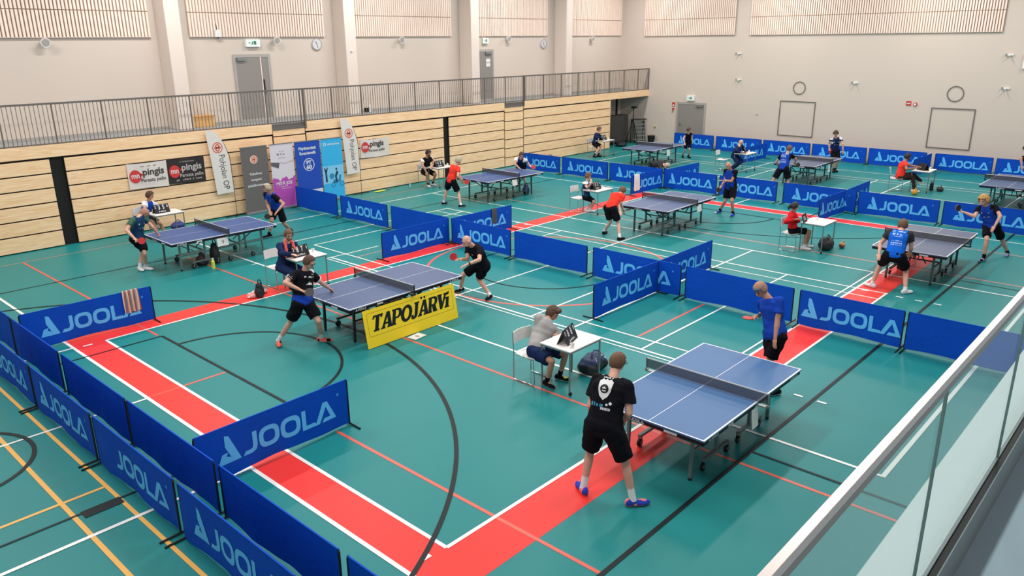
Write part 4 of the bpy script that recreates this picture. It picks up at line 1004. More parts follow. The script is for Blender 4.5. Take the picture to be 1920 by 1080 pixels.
HAIR = {'brown': mat('hair_brown', (.075, .035, .018), .7, noise=.3, nscale=50), 'dark': mat('hair_dark', (.012, .009, .008), .6, noise=.3, nscale=50), 'blond': mat('hair_blond', (.52, .28, .09), .7, noise=.3, nscale=50),
        'ginger': mat('hair_ginger', (.13, .062, .032), .7, noise=.3, nscale=50), 'grey': mat('hair_grey', (.42, .36, .26), .7, noise=.25, nscale=50), 'stub': mat('hair_stubble', (.36, .19, .12), .7, noise=.2, nscale=60)}
M_eye = mat('eye_dark', (.02, .015, .012), .3); M_lip = mat('lips', (.42, .13, .10), .5)
def yv(a): return Vector((math.cos(math.radians(a)), math.sin(math.radians(a)), 0))
def loft(rings, n=22):
    """rings: (centre, side axis, fwd axis, half side, half fwd)"""
    def f(mb):
        vs = []
        for c, s, w_, a, b in rings:
            for k in range(n):
                t = 2*PI*k/n; cc, ss = math.cos(t), math.sin(t)
                cc = math.copysign(abs(cc)**.85, cc); ss = math.copysign(abs(ss)**.85, ss)
                vs.append(c+s*a*cc+w_*b*ss)
        fs = []
        for i in range(len(rings)-1):
            for k in range(n): fs.append((i*n+k, i*n+(k+1) % n, (i+1)*n+(k+1) % n, (i+1)*n+k))
        fs += [tuple(range(n))[::-1], tuple(range((len(rings)-1)*n, len(rings)*n))]
        mb.add(vs, fs)
    return f
def person(J, label, st):
    base = Vector(((J['anl'][0]+J['anr'][0])/2, (J['anl'][1]+J['anr'][1])/2, 0))
    t = empty('person', base, 0, label, 'person')
    g = {k: Vector(v)-base for k, v in J.items() if isinstance(v, list) and len(v) == 3}
    H = J['H']; S = H/1.8; bw = st.get('build', 1.0); hs_ = st.get('head', 1.0); vox = st.get('vox', .011)
    hip, neck, head = g['hip'], g['neck'], g['head']
    up = (neck-hip); TL = up.length; up.normalize()
    hs = yv(J['hy']+90); ss = (g['shl']-g['shr']).normalized()
    fw = lambda s: s.cross(up).normalized()
    def side(q):
        s = hs.lerp(ss, min(max(q, 0), 1)); s = s-up*s.dot(up); return s.normalized()
    fdir = yv(J['fy'])*math.cos(math.radians(J['fp']))+Vector((0, 0, 1))*math.sin(math.radians(J['fp']))
    fsd = Vector((0, 0, 1)).cross(fdir).normalized(); fup = fdir.cross(fsd).normalized()
    belly = st.get('belly', 0)
    def torso(grow, lo=-.10, hi=1.0, drop=0):
        prof = [(-.12, .135, .085), (-.04, .165, .115), (.08, .168, .118), (.25, .150+belly*.4, .108+belly), (.42, .145+belly*.3, .105+belly), (.60, .160, .112), (.78, .178, .115), (.90, .165, .10), (.97, .115, .078), (1.02, .07, .062)]
        R = []
        for q, a, b in prof:
            if q < lo-.001 or q > hi+.001: continue
            s = side(q); f = -fw(s) if fw(s).dot(yv(J['yaw'])) < 0 and abs(up.z) > .35 else fw(s)
            c = hip+up*q*TL-f*(.012*S)*math.sin(q*PI)+f*belly*.35*(.1 < q < .6)
            R.append((c, s, f, (a*bw+grow)*S, (b*bw+grow)*S))
        return loft(R)
    hr = .098*S if H > 1.6 else .096*S*1.1
    kids = hs_ if H > 1.62 else 1.06
    # ---- body, one surface
    P = [torso(-.012)]
    P.append(C_(neck-up*.03*S, .058*S, head-fup*.045*S-fdir*.015, .054*S))
    P.append(B_(head+fup*.012, (.074*S*kids, .092*S*kids, .106*S*kids), (fsd, fdir, fup)))
    P.append(B_(head-fup*.050*S*kids+fdir*.022*S, (.058*S*kids, .068*S*kids, .060*S*kids), (fsd, fdir, fup)))
    P.append(C_(head+fdir*.080*S*kids+fup*.004, .011*S, head+fdir*.097*S*kids-fup*.024*S, .014*S))
    for s in (-1, 1): P.append(B_(head+fsd*s*.083*S*kids-fdir*.006-fup*.006, (.014*S, .020*S, .032*S), (fsd, fdir, fup)))
    P.append(B_(head+fdir*.078*S+fup*.03*S, (.052*S, .018*S, .012*S), (fsd, fdir, fup)))
    legk = st.get('leg', 1.0)
    for a in ('l', 'r'):
        hj, kn, an = g['hj'+a], g['kn'+a], g['an'+a]
        P += [C_(hj, .088*S*bw, hj.lerp(kn, .55), .072*S*legk), C_(hj.lerp(kn, .5), .074*S*legk, kn, .052*S*legk), C_(kn, .050*S*legk, kn.lerp(an, .35), .053*S*legk), C_(kn.lerp(an, .33), .054*S*legk, an, .034*S)]
        sh_, el, wr = g['sh'+a], g['el'+a], g['wr'+a]
        P += [C_(sh_.lerp(neck, .25)-up*.02, .055*S*bw, sh_, .058*S*bw), C_(sh_, .054*S*bw, el, .040*S), C_(el, .041*S, el.lerp(wr, .35), .042*S), C_(el.lerp(wr, .3), .041*S, wr, .027*S)]
        # hand
        d = (wr-el).normalized(); hold = st.get('hold_'+a, 0)
        pd = st.get('palm_'+a); n_ = Vector(pd).normalized() if pd else (Vector((0, 0, 1)) if abs(d.z) < .8 else yv(J['yaw']))
        n_ = (n_-d*n_.dot(d)).normalized(); x_ = d.cross(n_).normalized()
        if (a == 'r'): x_ = -x_
        pc = wr+d*.045*S
        P.append(B_(pc, (.040*S, .052*S, .017*S), (x_, d, n_)))
        fr = max(.0088*S, vox*.62)
        curl = 1.25 if hold else .38
        for k, (off, ln) in enumerate(((.030, .072), (.011, .080), (-.009, .076), (-.028, .062))):
            q0 = pc+x_*off*S+d*.036*S; q1 = q0+(d*math.cos(curl*.5)-n_*math.sin(curl*.5)+x_*off*1.2).normalized()*ln*.45*S
            q2 = q1+(d*math.cos(curl*1.2)-n_*math.sin(curl*1.2)).normalized()*ln*.32*S; q3 = q2+(d*math.cos(curl*1.9)-n_*math.sin(curl*1.9)).normalized()*ln*.25*S
            P += [C_(q0, fr*1.08, q1, fr), C_(q1, fr, q2, fr*.92), C_(q2, fr*.92, q3, fr*.85)]
        q0 = wr+x_*.026*S+d*.018*S; q1 = q0+(x_*.8+d*.6-n_*.3).normalized()*.036*S; q2 = q1+(d*.9+x_*.15-n_*.5).normalized()*.030*S
        P += [C_(q0, fr*1.25, q1, fr*1.1), C_(q1, fr*1.1, q2, fr*.95)]
        # foot inside the shoe
        td = yv(J['toe'][0 if a == 'l' else 1]); P.append(C_(an-Vector((0, 0, .02)), .036*S, an+td*.11*S-Vector((0, 0, .045)), .026*S))
    blob_mesh('body', P, vox, SKIN[st.get('skin', 'pale')], t, 2)
    # ---- face
    for s in (-1, 1):
        m = MB(); m.ball(head+fsd*s*.033*S+fdir*.088*S*kids+fup*.010*S, (.014*S, .008*S, .008*S), (fsd, fdir, fup), 10, 6); m.build('eye', M_eye, t, smooth=True)
        m = MB(); m.ball(head+fsd*s*.034*S+fdir*.091*S*kids+fup*.032*S, (.019*S, .007*S, .005*S), (fsd, fdir, fup), 10, 6); m.build('eyebrow', HAIR['brown' if st.get('hair') not in ('blond', 'grey') else st['hair']], t, smooth=True)
    m = MB(); m.ball(head+fdir*.088*S*kids-fup*.050*S, (.024*S, .010*S, .007*S), (fsd, fdir, fup), 10, 6); m.build('mouth', M_lip, t, smooth=True)
    if st.get('beard'): blob_mesh('beard', [B_(head+fdir*.035*S-fup*.066*S, (.062*S, .066*S, .048*S), (fsd, fdir, fup))], .010, HAIR[st['beard']], t, 1)
    # ---- hair
    if st.get('hair'):
        hk = st.get('hairk', 1.0); style = st.get('style', 'short'); th = {'short': .007, 'full': .014, 'curly': .028, 'crop': .003}[style]*hk
        m = MB(); rad = ((.0745+th)*S*kids, (.0925+th)*S*kids, (.1065+th)*S*kids)
        mm = MB(); mm.ball((0, 0, 0), 1.0, None, 40, 26)
        line = st.get('line', .45); rr = random.Random(int(base.x*100)); ph = [rr.random()*6 for _ in range(4)]
        keep = lambda c: (c.z > .95*c.y-.30 and c.z > -.48 and (c.z > line or c.y < .45))
        idx = {}
        vs = []; fs = []
        for f in mm.f:
            c = sum((mm.v[i] for i in f), Vector())/len(f)
            if keep(c): fs.append(f)
        amp = {'short': .025, 'full': .06, 'curly': .10, 'crop': .0}[style]
        out = []
        for v in mm.v:
            k = 1+amp*math.sin(v.x*9+ph[0]+2*math.sin(v.z*7+ph[1]))*math.cos(v.y*8+ph[2])+amp*.6*math.sin(v.z*17+v.x*13+ph[3])
            edge = 1.0
            out.append(head+fup*.012+fsd*v.x*rad[0]*k+fdir*v.y*rad[1]*k+fup*v.z*rad[2]*k)
        m.add(out, fs); ob = m.build('hair', HAIR[st['hair']], t, smooth=True)
        sd = ob.modifiers.new('thick', 'SOLIDIFY'); sd.thickness = .02; sd.offset = -1
        if st.get('quiff'):
            blob_mesh('quiff', [B_(head+fdir*.06*S+fup*.105*S, (.07*S, .05*S, .038*S), (fsd, fdir, fup)), B_(head+fdir*.01*S+fup*.115*S, (.075*S, .07*S, .03*S), (fsd, fdir, fup))], .009, HAIR[st['hair']], ob, 1, None, None, .02, 3)
        if st.get('tail'):
            blob_mesh('hair_bun', [B_(head-fdir*.115*S+fup*.02*S, (.045*S, .05*S, .05*S), (fsd, fdir, fup)), B_(head-fdir*.15*S-fup*.04*S, (.03*S, .035*S, .06*S), (fsd, fdir, fup))], .010, HAIR[st['hair']], ob, 1)
    if st.get('band'):
        m = MB(); n = 36; vs = []
        for k in range(n):
            a = 2*PI*k/n
            for zz in (-.018, .026):
                for rk in (1.0, 1.07): vs.append(head+fup*(.052*S+zz*S+.012)+fsd*math.cos(a)*.0755*S*kids*rk*(1.0)+fdir*math.sin(a)*.094*S*kids*rk-fup*math.sin(a)*-.006)
        fs = []
        for k in range(n): a = 4*k; b = 4*((k+1) % n); fs += [(a+1, b+1, b+3, a+3), (a, a+2, b+2, b), (a+2, a+3, b+3, b+2), (a, b, b+1, a+1)]
        m.add(vs, fs); m.build('headband', st['band'], t, smooth=True)
    if st.get('cap'):
        m = MB(); mm = MB(); mm.ball((0, 0, 0), 1.0, None, 32, 20)
        fs = [f for f in mm.f if sum((mm.v[i] for i in f), Vector()).z/len(f) > .28]
        m.add([head+fup*.012+fsd*v.x*.092*S+fdir*v.y*.110*S+fup*v.z*.120*S for v in mm.v], fs)
        ob = m.build('cap', st['cap'], t, smooth=True); sd = ob.modifiers.new('thick', 'SOLIDIFY'); sd.thickness = .01
    if st.get('glasses'):
        m = MB()
        for s in (-1, 1):
            m.ring(head+fsd*s*.035*S+fdir*.103*S*kids+fup*.010*S, fsd, fup, .020*S, .025*S, 18)
            m.bar(head+fsd*s*.060*S+fdir*.100*S+fup*.014*S, head+fsd*s*.088*S*kids+fdir*.0*S+fup*.010*S, .004)
        m.bar(head+fsd*.012*S+fdir*.105*S+fup*.012*S, head-fsd*.012*S+fdir*.105*S+fup*.012*S, .004); m.build('glasses', M_black, t)
    # ---- shirt
    sm = st['shirt']; sm = sm if isinstance(sm, (list, tuple)) else [sm]
    sl = st.get('sleeve', .52)
    lo = st.get('hem', -.12)
    P = [torso(.016*st.get('loose', 1), lo, 1.02)]
    for a in ('l', 'r'):
        sh_, el, wr = g['sh'+a], g['el'+a], g['wr'+a]
        P.append(C_(sh_.lerp(neck, .5)-up*.004, .056*S*bw, sh_, .064*S*bw))
        if sl <= 1: 
            e = sh_.lerp(el, sl); P.append(lambda mb, A=sh_, B=e: mb.cone(A, .066*S*bw, B, (.064+.006*st.get('loose', 1))*S*bw, 18)); P.append(B_(sh_, .065*S*bw))
        else: P += [C_(sh_, .074*S*bw, el, .062*S), C_(el, .060*S, wr-(wr-el).normalized()*.01, .046*S)]
    if st.get('hood'):
        P += [B_(neck-yv(J['yaw'])*.085*S+up*.015*S, (.125*S, .085*S, .085*S), (side(1), yv(J['yaw']), up)), B_(neck+yv(J['yaw'])*.03*S+up*.01*S, (.10*S, .08*S, .055*S), (side(1), yv(J['yaw']), up))]
    s_arm = side(.9)
    shl, shr, ell, elr = g['shl'], g['shr'], g['ell'], g['elr']
    def mf(c):
        q = (c-hip).dot(up)/TL; sd_ = (c-neck).dot(s_arm)
        f_ = (c-hip).dot(-fw(s_arm)); f_ = f_ if (-fw(s_arm)).dot(yv(J['yaw'])) > 0 else -f_
        return st['zones'](q, sd_/S, f_) if st.get('zones') else 0
    shirt = blob_mesh('shirt' if not st.get('hood') else 'hoodie', P, vox*1.0, sm, t, 2, mf, None, .010, int(base.x*31))
    if st.get('collar'):
        m = MB(); m.ring(neck+up*.028*S, side(1), fw(side(1)), .062*S, .072*S, 24, ry=(.056*S, .068*S)); m.build('collar', st['collar'], shirt)
    # ---- shorts or trousers
    pm = st['pants']; pl = st.get('plen', .80)
    P = [torso(.010, -.13, .12)]
    for a in ('l', 'r'):
        hj, kn, an = g['hj'+a], g['kn'+a], g['an'+a]
        e = hj.lerp(kn, min(pl, 1.0)); wd_ = st.get('pw', 1.0)
        P.append(lambda mb, A=hj, B=e: mb.cone(A, .104*S*bw*wd_, B, .098*S*wd_*legk, 20)); P.append(B_(hj, .106*S*bw*wd_))
        if pl > 1: P += [C_(kn, .075*S, an+Vector((0, 0, .03)), .055*S), C_(hj, .10*S, kn, .078*S)]
    P.append(B_(hip-up*.03, (.15*S*bw, .115*S*bw, .10*S), (hs, fw(hs), up)))
    pants = blob_mesh('shorts' if pl <= 1 else 'trousers', P, vox, [pm, st.get('stripe') or pm], t, 2, None, None, .010, int(base.y*17))
    # ---- socks and shoes
    for i, a in enumerate(('l', 'r')):
        an, kn = g['an'+a], g['kn'+a]; td = yv(J['toe'][i]); sd_ = yv(J['toe'][i]+90); z0 = an.z-.085
        if st.get('sock') is not None:
            m = MB(); q = (kn-an).normalized(); m.tube([an-q*.02, an+q*.04, an+q*st.get('sockh', .10)], [.043*S, .041*S, .043*S], 14); m.build('sock', st['sock'], t, smooth=True)
        def zz(v): return Vector((v.x, v.y, 0))
        A = zz(an)
        P = [B_(A+td*.055*S+Vector((0, 0, z0+.035)), (.155*S, .050*S, .040*S), (td, sd_, Vector((0, 0, 1)))), B_(A+td*.11*S+Vector((0, 0, z0+.03)), (.085*S, .052*S, .034*S), (td, sd_, Vector((0, 0, 1)))),
             B_(A-td*.035*S+Vector((0, 0, z0+.045)), (.062*S, .043*S, .055*S), (td, sd_, Vector((0, 0, 1)))), C_(A-td*.01*S+Vector((0, 0, z0+.06)), .046*S, A+td*.06*S+Vector((0, 0, z0+.045)), .036*S)]
        sh2 = st.get('shoe', [F_black, F_white])
        blob_mesh('shoe', P, .009, sh2, t, 1, lambda c, z0=z0: 1 if c.z < z0+.026 else (2 if len(sh2) > 2 and math.sin(c.x*40)+math.sin(c.y*47) > .7 else 0), z0+.001)
    if st.get('wrist'):
        for a in st['wrist'][1]:
            el, wr = g['el'+a], g['wr'+a]; m = MB(); d = (wr-el).normalized(); m.cone(wr-d*.035, .034*S, wr-d*st['wrist'][2], .035*S, 16); m.build('wristband', st['wrist'][0], t, smooth=True)
    return t, g, dict(S=S, up=up, side=side, hip=hip, neck=neck, TL=TL, shirt=shirt, base=base, fdir=fdir, head=head)
def print_on(info, back, draw, mats, name='print', q0=.5, off=.005):
    """draw(mb) in a flat frame (x right, y up, metres) and press it on to the shirt"""
    up = info['up']; s = info['side'](.8); f = s.cross(up).normalized()
    want = info['yawv']*(-1 if back else 1)
    n = f if f.dot(want) > 0 else -f
    r = up.cross(n).normalized()
    c0 = info['hip']+up*info['TL']*q0
    mb = MB(); draw(mb)
    me = info['shirt'].data; bvh = BVHTree.FromPolygons([v.co for v in me.vertices], [tuple(p.vertices) for p in me.polygons])
    import bmesh
    bm = bmesh.new(); vs = [bm.verts.new((v.x, v.y, 0)) for v in mb.v]
    for f_, mi in zip(mb.f, mb.m):
        try: q = bm.faces.new([vs[i] for i in f_]); q.material_index = mi
        except ValueError: pass
    bmesh.ops.triangulate(bm, faces=bm.faces[:])
    for _ in range(3):
        ed = [e for e in bm.edges if e.calc_length() > .022]
        if not ed: break
        bmesh.ops.subdivide_edges(bm, edges=ed, cuts=1)
        bmesh.ops.triangulate(bm, faces=bm.faces[:])
    dead = []
    for v in bm.verts:
        o = c0+r*v.co.x+up*v.co.y+n*.5
        hit, nn, ix, dd = bvh.ray_cast(o, -n)
        if hit is None: dead.append(v)
        else: v.co = hit+n*off
    bmesh.ops.delete(bm, geom=dead, context='VERTS')
    m2 = bpy.data.meshes.new(name); bm.to_mesh(m2); bm.free()
    for q in mats: m2.materials.append(q)
    o = bpy.data.objects.new(name, m2); COL.objects.link(o); o.parent = info['shirt']
M_rub_r = mat('rubber_red', (.55, .02, .025), .5); M_rub_b = mat('rubber_black', (.012, .012, .014), .5); M_ply = mat('paddle_wood', (.45, .22, .08), .5); M_rub_p = mat('rubber_pink', (.85, .16, .20), .5)
def paddle(wr, el, S, red, label, aim=None, nrm=None):
    """blade in front of the hand, handle through the palm (world coordinates)"""
    wr, el = Vector(wr), Vector(el); d = (wr-el).normalized(); pc = wr+d*.055*S
    aim = Vector(aim).normalized() if aim else d
    n = Vector(nrm) if nrm else Vector((0, 0, 1)); n = n-aim*n.dot(aim)
    n = n.normalized() if n.length > .05 else aim.orthogonal().normalized()
    x = aim.cross(n).normalized()
    t = empty('table_tennis_paddle', pc, 0, label, 'paddle', 'table tennis paddles')
    bc = aim*.135
    for s, mt in ((1, M_rub_r if red else M_rub_b), (-1, M_rub_b if red else M_rub_r)):
        m = MB(); pts = [(.078*math.cos(2*PI*k/32), .080*math.sin(2*PI*k/32)) for k in range(32)]
        m.prism(pts, bc+n*(.004*s), x, aim, n*.004*s); m.build('rubber', mt if mt else M_rub_p, t)
    m = MB(); m.prism([(.0785*math.cos(2*PI*k/32), .0805*math.sin(2*PI*k/32)) for k in range(32)], bc-n*.004, x, aim, n*.008); m.build('blade', M_ply, t)
    m = MB(); m.bar(-aim*.05, aim*.065, .028, .022, up=n); m.build('handle', M_ply, t)
POSE = {
 '1': {'H':1.86,'yaw':8,'hy':8,'hip':[6.565,4.643,0.952],'neck':[6.797,4.702,1.456],'head':[6.954,4.748,1.593],'shl':[6.746,4.889,1.406],'shr':[6.808,4.504,1.423],'ell':[6.601,4.862,1.137],'wrl':[6.693,4.889,0.885],'elr':[6.711,4.401,1.15],'wrr':[6.842,4.547,0.966],'hjl':[6.549,4.753,0.952],'hjr':[6.58,4.532,0.952],'knl':[6.655,4.887,0.53],'knr':[6.711,4.432,0.527],'anl':[6.52,4.88,0.085],'anr':[6.69,4.29,0.085],'toe':[60,-40],'fy':-15,'fp':-10},
 '2': {'H':1.8,'yaw':160,'hy':160,'hip':[10.633,4.446,0.941],'neck':[10.735,4.612,1.444],'head':[10.672,4.753,1.582],'shl':[10.671,4.43,1.469],'shr':[10.783,4.766,1.336],'ell':[10.574,4.405,1.19],'wrl':[10.487,4.374,0.946],'elr':[10.977,4.802,1.114],'wrr':[10.716,4.801,1.132],'hjl':[10.597,4.344,0.941],'hjr':[10.67,4.547,0.941],'knl':[10.565,4.471,0.52],'knr':[10.589,4.453,0.518],'anl':[10.65,4.55,0.085],'anr':[10.6,4.33,0.085],'toe':[172,148],'fy':165,'fp':-35},
 '3': {'H':1.72,'yaw':-88,'hy':-88,'hip':[8.629,7.421,0.524],'neck':[8.99,7.549,0.87],'head':[9.172,7.567,0.945],'shl':[9.089,7.502,0.72],'shr':[8.831,7.575,0.962],'ell':[9.311,7.518,0.544],'wrl':[9.104,7.418,0.64],'elr':[8.744,7.517,0.698],'wrr':[8.974,7.422,0.676],'hjl':[8.732,7.424,0.524],'hjr':[8.526,7.417,0.524],'knl':[8.84,7.018,0.494],'knr':[8.483,7.0,0.484],'anl':[8.86,7.15,0.085],'anr':[8.54,7.15,0.085],'toe':[-76,-100],'fy':-75,'fp':-25},
 '4': {'H':1.8,'yaw':-75,'hy':-70,'hip':[7.013,11.517,0.823],'neck':[7.16,11.595,1.337],'head':[7.202,11.494,1.512],'shl':[7.323,11.632,1.237],'shr':[6.973,11.546,1.351],'ell':[7.528,11.672,1.026],'wrl':[7.721,11.739,0.863],'elr':[6.695,11.495,1.259],'wrr':[6.866,11.345,1.13],'hjl':[7.115,11.554,0.823],'hjr':[6.912,11.48,0.823],'knl':[7.148,11.279,0.48],'knr':[6.857,11.709,0.45],'anl':[7.29,11.44,0.085],'anr':[6.7,11.92,0.085],'toe':[-50,-120],'fy':-60,'fp':-30},
 '5': {'H':1.83,'yaw':170,'hy':170,'hip':[11.053,11.026,0.71],'neck':[10.775,11.014,1.183],'head':[10.611,11.02,1.315],'shl':[10.775,10.825,1.125],'shr':[10.821,11.205,1.162],'ell':[10.576,10.637,0.998],'wrl':[10.367,10.779,0.917],'elr':[10.714,11.119,0.893],'wrr':[10.46,11.075,0.955],'hjl':[11.034,10.918,0.71],'hjr':[11.072,11.134,0.71],'knl':[11.099,11.205,0.372],'knr':[10.855,11.429,0.452],'anl':[11.07,10.85,0.085],'anr':[11.0,11.66,0.085],'toe':[-160,175],'fy':160,'fp':-20},
 '6': {'H':1.8,'yaw':-90,'hy':-90,'hip':[8.614,14.74,0.523],'neck':[8.683,14.629,1.047],'head':[8.682,14.55,1.239],'shl':[8.865,14.643,0.98],'shr':[8.49,14.633,1.027],'ell':[8.975,14.857,0.805],'wrl':[8.873,14.619,0.77],'elr':[8.382,14.376,0.926],'wrr':[8.444,14.122,0.935],'hjl':[8.722,14.74,0.523],'hjr':[8.506,14.74,0.523],'knl':[8.794,14.311,0.451],'knr':[8.574,14.316,0.425],'anl':[8.9,14.55,0.085],'anr':[8.65,14.6,0.085],'toe':[-78,-102],'fy':-100,'fp':-10},
 '7': {'H':1.78,'yaw':-65,'hy':-65,'hip':[7.099,18.629,0.809],'neck':[7.161,18.526,1.329],'head':[7.342,18.613,1.372],'shl':[7.325,18.614,1.282],'shr':[6.987,18.454,1.291],'ell':[7.449,18.509,1.037],'wrl':[7.58,18.589,0.83],'elr':[6.786,18.349,1.104],'wrr':[6.85,18.156,0.946],'hjl':[7.196,18.674,0.809],'hjr':[7.002,18.584,0.809],'knl':[7.139,18.425,0.456],'knr':[7.249,18.766,0.499],'anl':[7.21,18.66,0.085],'anr':[7.09,18.73,0.085],'toe':[-60,-90],'fy':-40,'fp':-45},
 '8': {'H':1.8,'yaw':185,'hy':185,'hip':[11.214,19.244,0.767],'neck':[10.972,19.137,1.238],'head':[10.884,19.089,1.419],'shl':[11.023,18.961,1.172],'shr':[10.962,19.331,1.225],'ell':[11.14,18.755,0.994],'wrl':[10.932,18.741,0.836],'elr':[10.947,19.275,0.934],'wrr':[10.88,19.071,0.785],'hjl':[11.224,19.136,0.767],'hjr':[11.205,19.351,0.767],'knl':[11.319,19.13,0.337],'knr':[10.933,19.132,0.498],'anl':[11.62,19.35,0.085],'anr':[10.91,19.31,0.085],'toe':[197,173],'fy':150,'fp':-5},
 '9': {'H':1.66,'yaw':-70,'hy':-70,'hip':[8.72,22.1,0.52],'neck':[8.86,22.004,0.988],'head':[8.882,21.926,1.161],'shl':[9.006,22.079,0.916],'shr':[8.691,21.944,0.982],'ell':[9.182,22.11,0.709],'wrl':[9.377,22.227,0.63],'elr':[8.616,21.736,0.821],'wrr':[8.788,21.839,0.688],'hjl':[8.814,22.134,0.52],'hjr':[8.626,22.066,0.52],'knl':[8.98,21.79,0.381],'knr':[8.761,21.685,0.476],'anl':[9.0,21.5,0.085],'anr':[8.8,21.55,0.085],'toe':[-58,-82],'fy':-40,'fp':-10},
 '10': {'H':1.8,'yaw':-95,'hy':-95,'hip':[19.184,22.056,0.545],'neck':[19.138,21.911,1.063],'head':[19.134,21.805,1.241],'shl':[19.33,21.903,1.031],'shr':[18.954,21.943,1.009],'ell':[19.299,21.69,0.827],'wrl':[19.078,21.565,0.767],'elr':[18.794,21.758,0.841],'wrr':[18.857,21.654,0.61],'hjl':[19.291,22.047,0.545],'hjr':[19.076,22.066,0.545],'knl':[19.281,21.615,0.458],'knr':[18.915,21.658,0.497],'anl':[19.34,21.86,0.085],'anr':[19.04,21.79,0.085],'toe':[-83,-107],'fy':-60,'fp':-15},
 '11': {'H':1.72,'yaw':-5,'hy':-5,'hip':[17.168,18.493,0.827],'neck':[17.333,18.439,1.314],'head':[17.425,18.385,1.48],'shl':[17.339,18.623,1.286],'shr':[17.299,18.265,1.26],'ell':[17.457,18.465,1.081],'wrl':[17.52,18.355,0.867],'elr':[17.157,18.156,1.04],'wrr':[17.327,18.179,0.858],'hjl':[17.177,18.596,0.827],'hjr':[17.159,18.39,0.827],'knl':[17.278,18.832,0.493],'knr':[17.328,18.34,0.444],'anl':[17.15,18.88,0.085],'anr':[17.22,18.13,0.085],'toe':[7,-17],'fy':-5,'fp':-10},
 '12': {'H':1.7,'yaw':-160,'hy':-160,'hip':[21.3,19.1,0.84],'neck':[20.953,18.829,1.098],'head':[20.886,18.726,1.249],'shl':[21.079,18.704,1.051],'shr':[20.885,19.0,1.101],'ell':[21.303,18.813,0.923],'wrl':[21.184,18.604,0.869],'elr':[20.697,18.883,0.93],'wrr':[20.78,18.713,0.772],'hjl':[21.335,19.004,0.84],'hjr':[21.265,19.196,0.84],'knl':[21.171,18.911,0.469],'knr':[21.11,19.163,0.455],'anl':[21.35,18.95,0.085],'anr':[21.3,19.25,0.085],'toe':[-148,-172],'fy':-140,'fp':-25},
 '13': {'H':1.6,'yaw':-80,'hy':-80,'hip':[29.436,21.805,0.585],'neck':[29.554,21.732,1.044],'head':[29.606,21.691,1.216],'shl':[29.704,21.773,0.971],'shr':[29.383,21.702,1.042],'ell':[29.939,21.815,0.858],'wrl':[29.769,21.659,0.835],'elr':[29.217,21.56,0.894],'wrr':[29.445,21.514,0.888],'hjl':[29.53,21.822,0.585],'hjr':[29.341,21.789,0.585],'knl':[29.503,21.454,0.454],'knr':[29.304,21.444,0.402],'anl':[29.36,21.51,0.085],'anr':[29.09,21.56,0.085],'toe':[-68,-92],'fy':-70,'fp':-10},
 '14': {'H':1.55,'yaw':-120,'hy':-120,'hip':[31.565,18.102,0.734],'neck':[31.346,18.002,1.131],'head':[31.272,17.95,1.285],'shl':[31.488,17.914,1.142],'shr':[31.24,18.106,1.054],'ell':[31.54,17.935,0.892],'wrl':[31.658,17.99,0.709],'elr':[31.021,18.056,0.932],'wrr':[30.936,17.94,0.76],'hjl':[31.645,18.056,0.734],'hjr':[31.484,18.149,0.734],'knl':[31.465,17.978,0.409],'knr':[31.443,18.189,0.358],'anl':[31.64,18.1,0.085],'anr':[31.62,18.4,0.085],'toe':[-108,-132],'fy':-55,'fp':-10},
 '15': {'H':1.75,'yaw':-47,'hy':-47,'hip':[25.656,16.254,0.572],'neck':[25.657,15.734,0.643],'head':[25.588,15.548,0.608],'shl':[25.839,15.78,0.659],'shr':[25.475,15.774,0.614],'ell':[25.944,15.826,0.394],'wrl':[25.817,15.625,0.307],'elr':[25.309,15.599,0.455],'wrr':[25.2,15.386,0.37],'hjl':[25.733,16.325,0.572],'hjr':[25.58,16.182,0.572],'knl':[25.964,16.273,0.215],'knr':[25.726,16.121,0.174],'anl':[25.68,16.58,0.085],'anr':[25.43,16.43,0.085],'toe':[-35,-59],'fy':-47,'fp':-60},
 '16': {'H':1.78,'yaw':-80,'hy':-80,'hip':[29.692,14.869,0.597],'neck':[29.495,14.592,1.01],'head':[29.625,14.601,1.168],'shl':[29.683,14.602,1.048],'shr':[29.34,14.628,0.902],'ell':[29.885,14.54,0.844],'wrl':[29.697,14.371,0.792],'elr':[29.073,14.506,0.89],'wrr':[29.319,14.463,0.824],'hjl':[29.797,14.887,0.597],'hjr':[29.587,14.85,0.597],'knl':[29.658,14.522,0.405],'knr':[29.401,14.526,0.372],'anl':[29.45,14.75,0.085],'anr':[29.2,14.8,0.085],'toe':[-68,-92],'fy':-80,'fp':-35},
 '17': {'H':1.72,'yaw':-8,'hy':-8,'hip':[25.881,11.108,0.911],'neck':[26.099,11.138,1.378],'head':[26.203,11.106,1.543],'shl':[26.097,11.314,1.32],'shr':[26.064,10.957,1.358],'ell':[26.109,11.478,1.088],'wrl':[26.29,11.485,0.917],'elr':[26.298,10.886,1.213],'wrr':[26.486,10.971,1.073],'hjl':[25.895,11.21,0.911],'hjr':[25.866,11.006,0.911],'knl':[25.759,11.368,0.502],'knr':[25.996,10.956,0.513],'anl':[25.62,11.53,0.085],'anr':[25.97,10.93,0.085],'toe':[4,-20],'fy':-10,'fp':-10},
 '18': {'H':1.75,'yaw':-140,'hy':-140,'hip':[31.776,11.598,0.869],'neck':[31.636,11.551,1.373],'head':[31.553,11.551,1.556],'shl':[31.761,11.412,1.349],'shr':[31.534,11.698,1.312],'ell':[31.627,11.259,1.144],'wrl':[31.643,11.224,0.893],'elr':[31.729,11.837,1.152],'wrr':[31.563,11.743,0.985],'hjl':[31.843,11.518,0.869],'hjr':[31.708,11.679,0.869],'knl':[31.74,11.405,0.468],'knr':[31.592,11.497,0.498],'anl':[31.91,11.53,0.085],'anr':[31.73,11.54,0.085],'toe':[-128,-152],'fy':-150,'fp':-30},
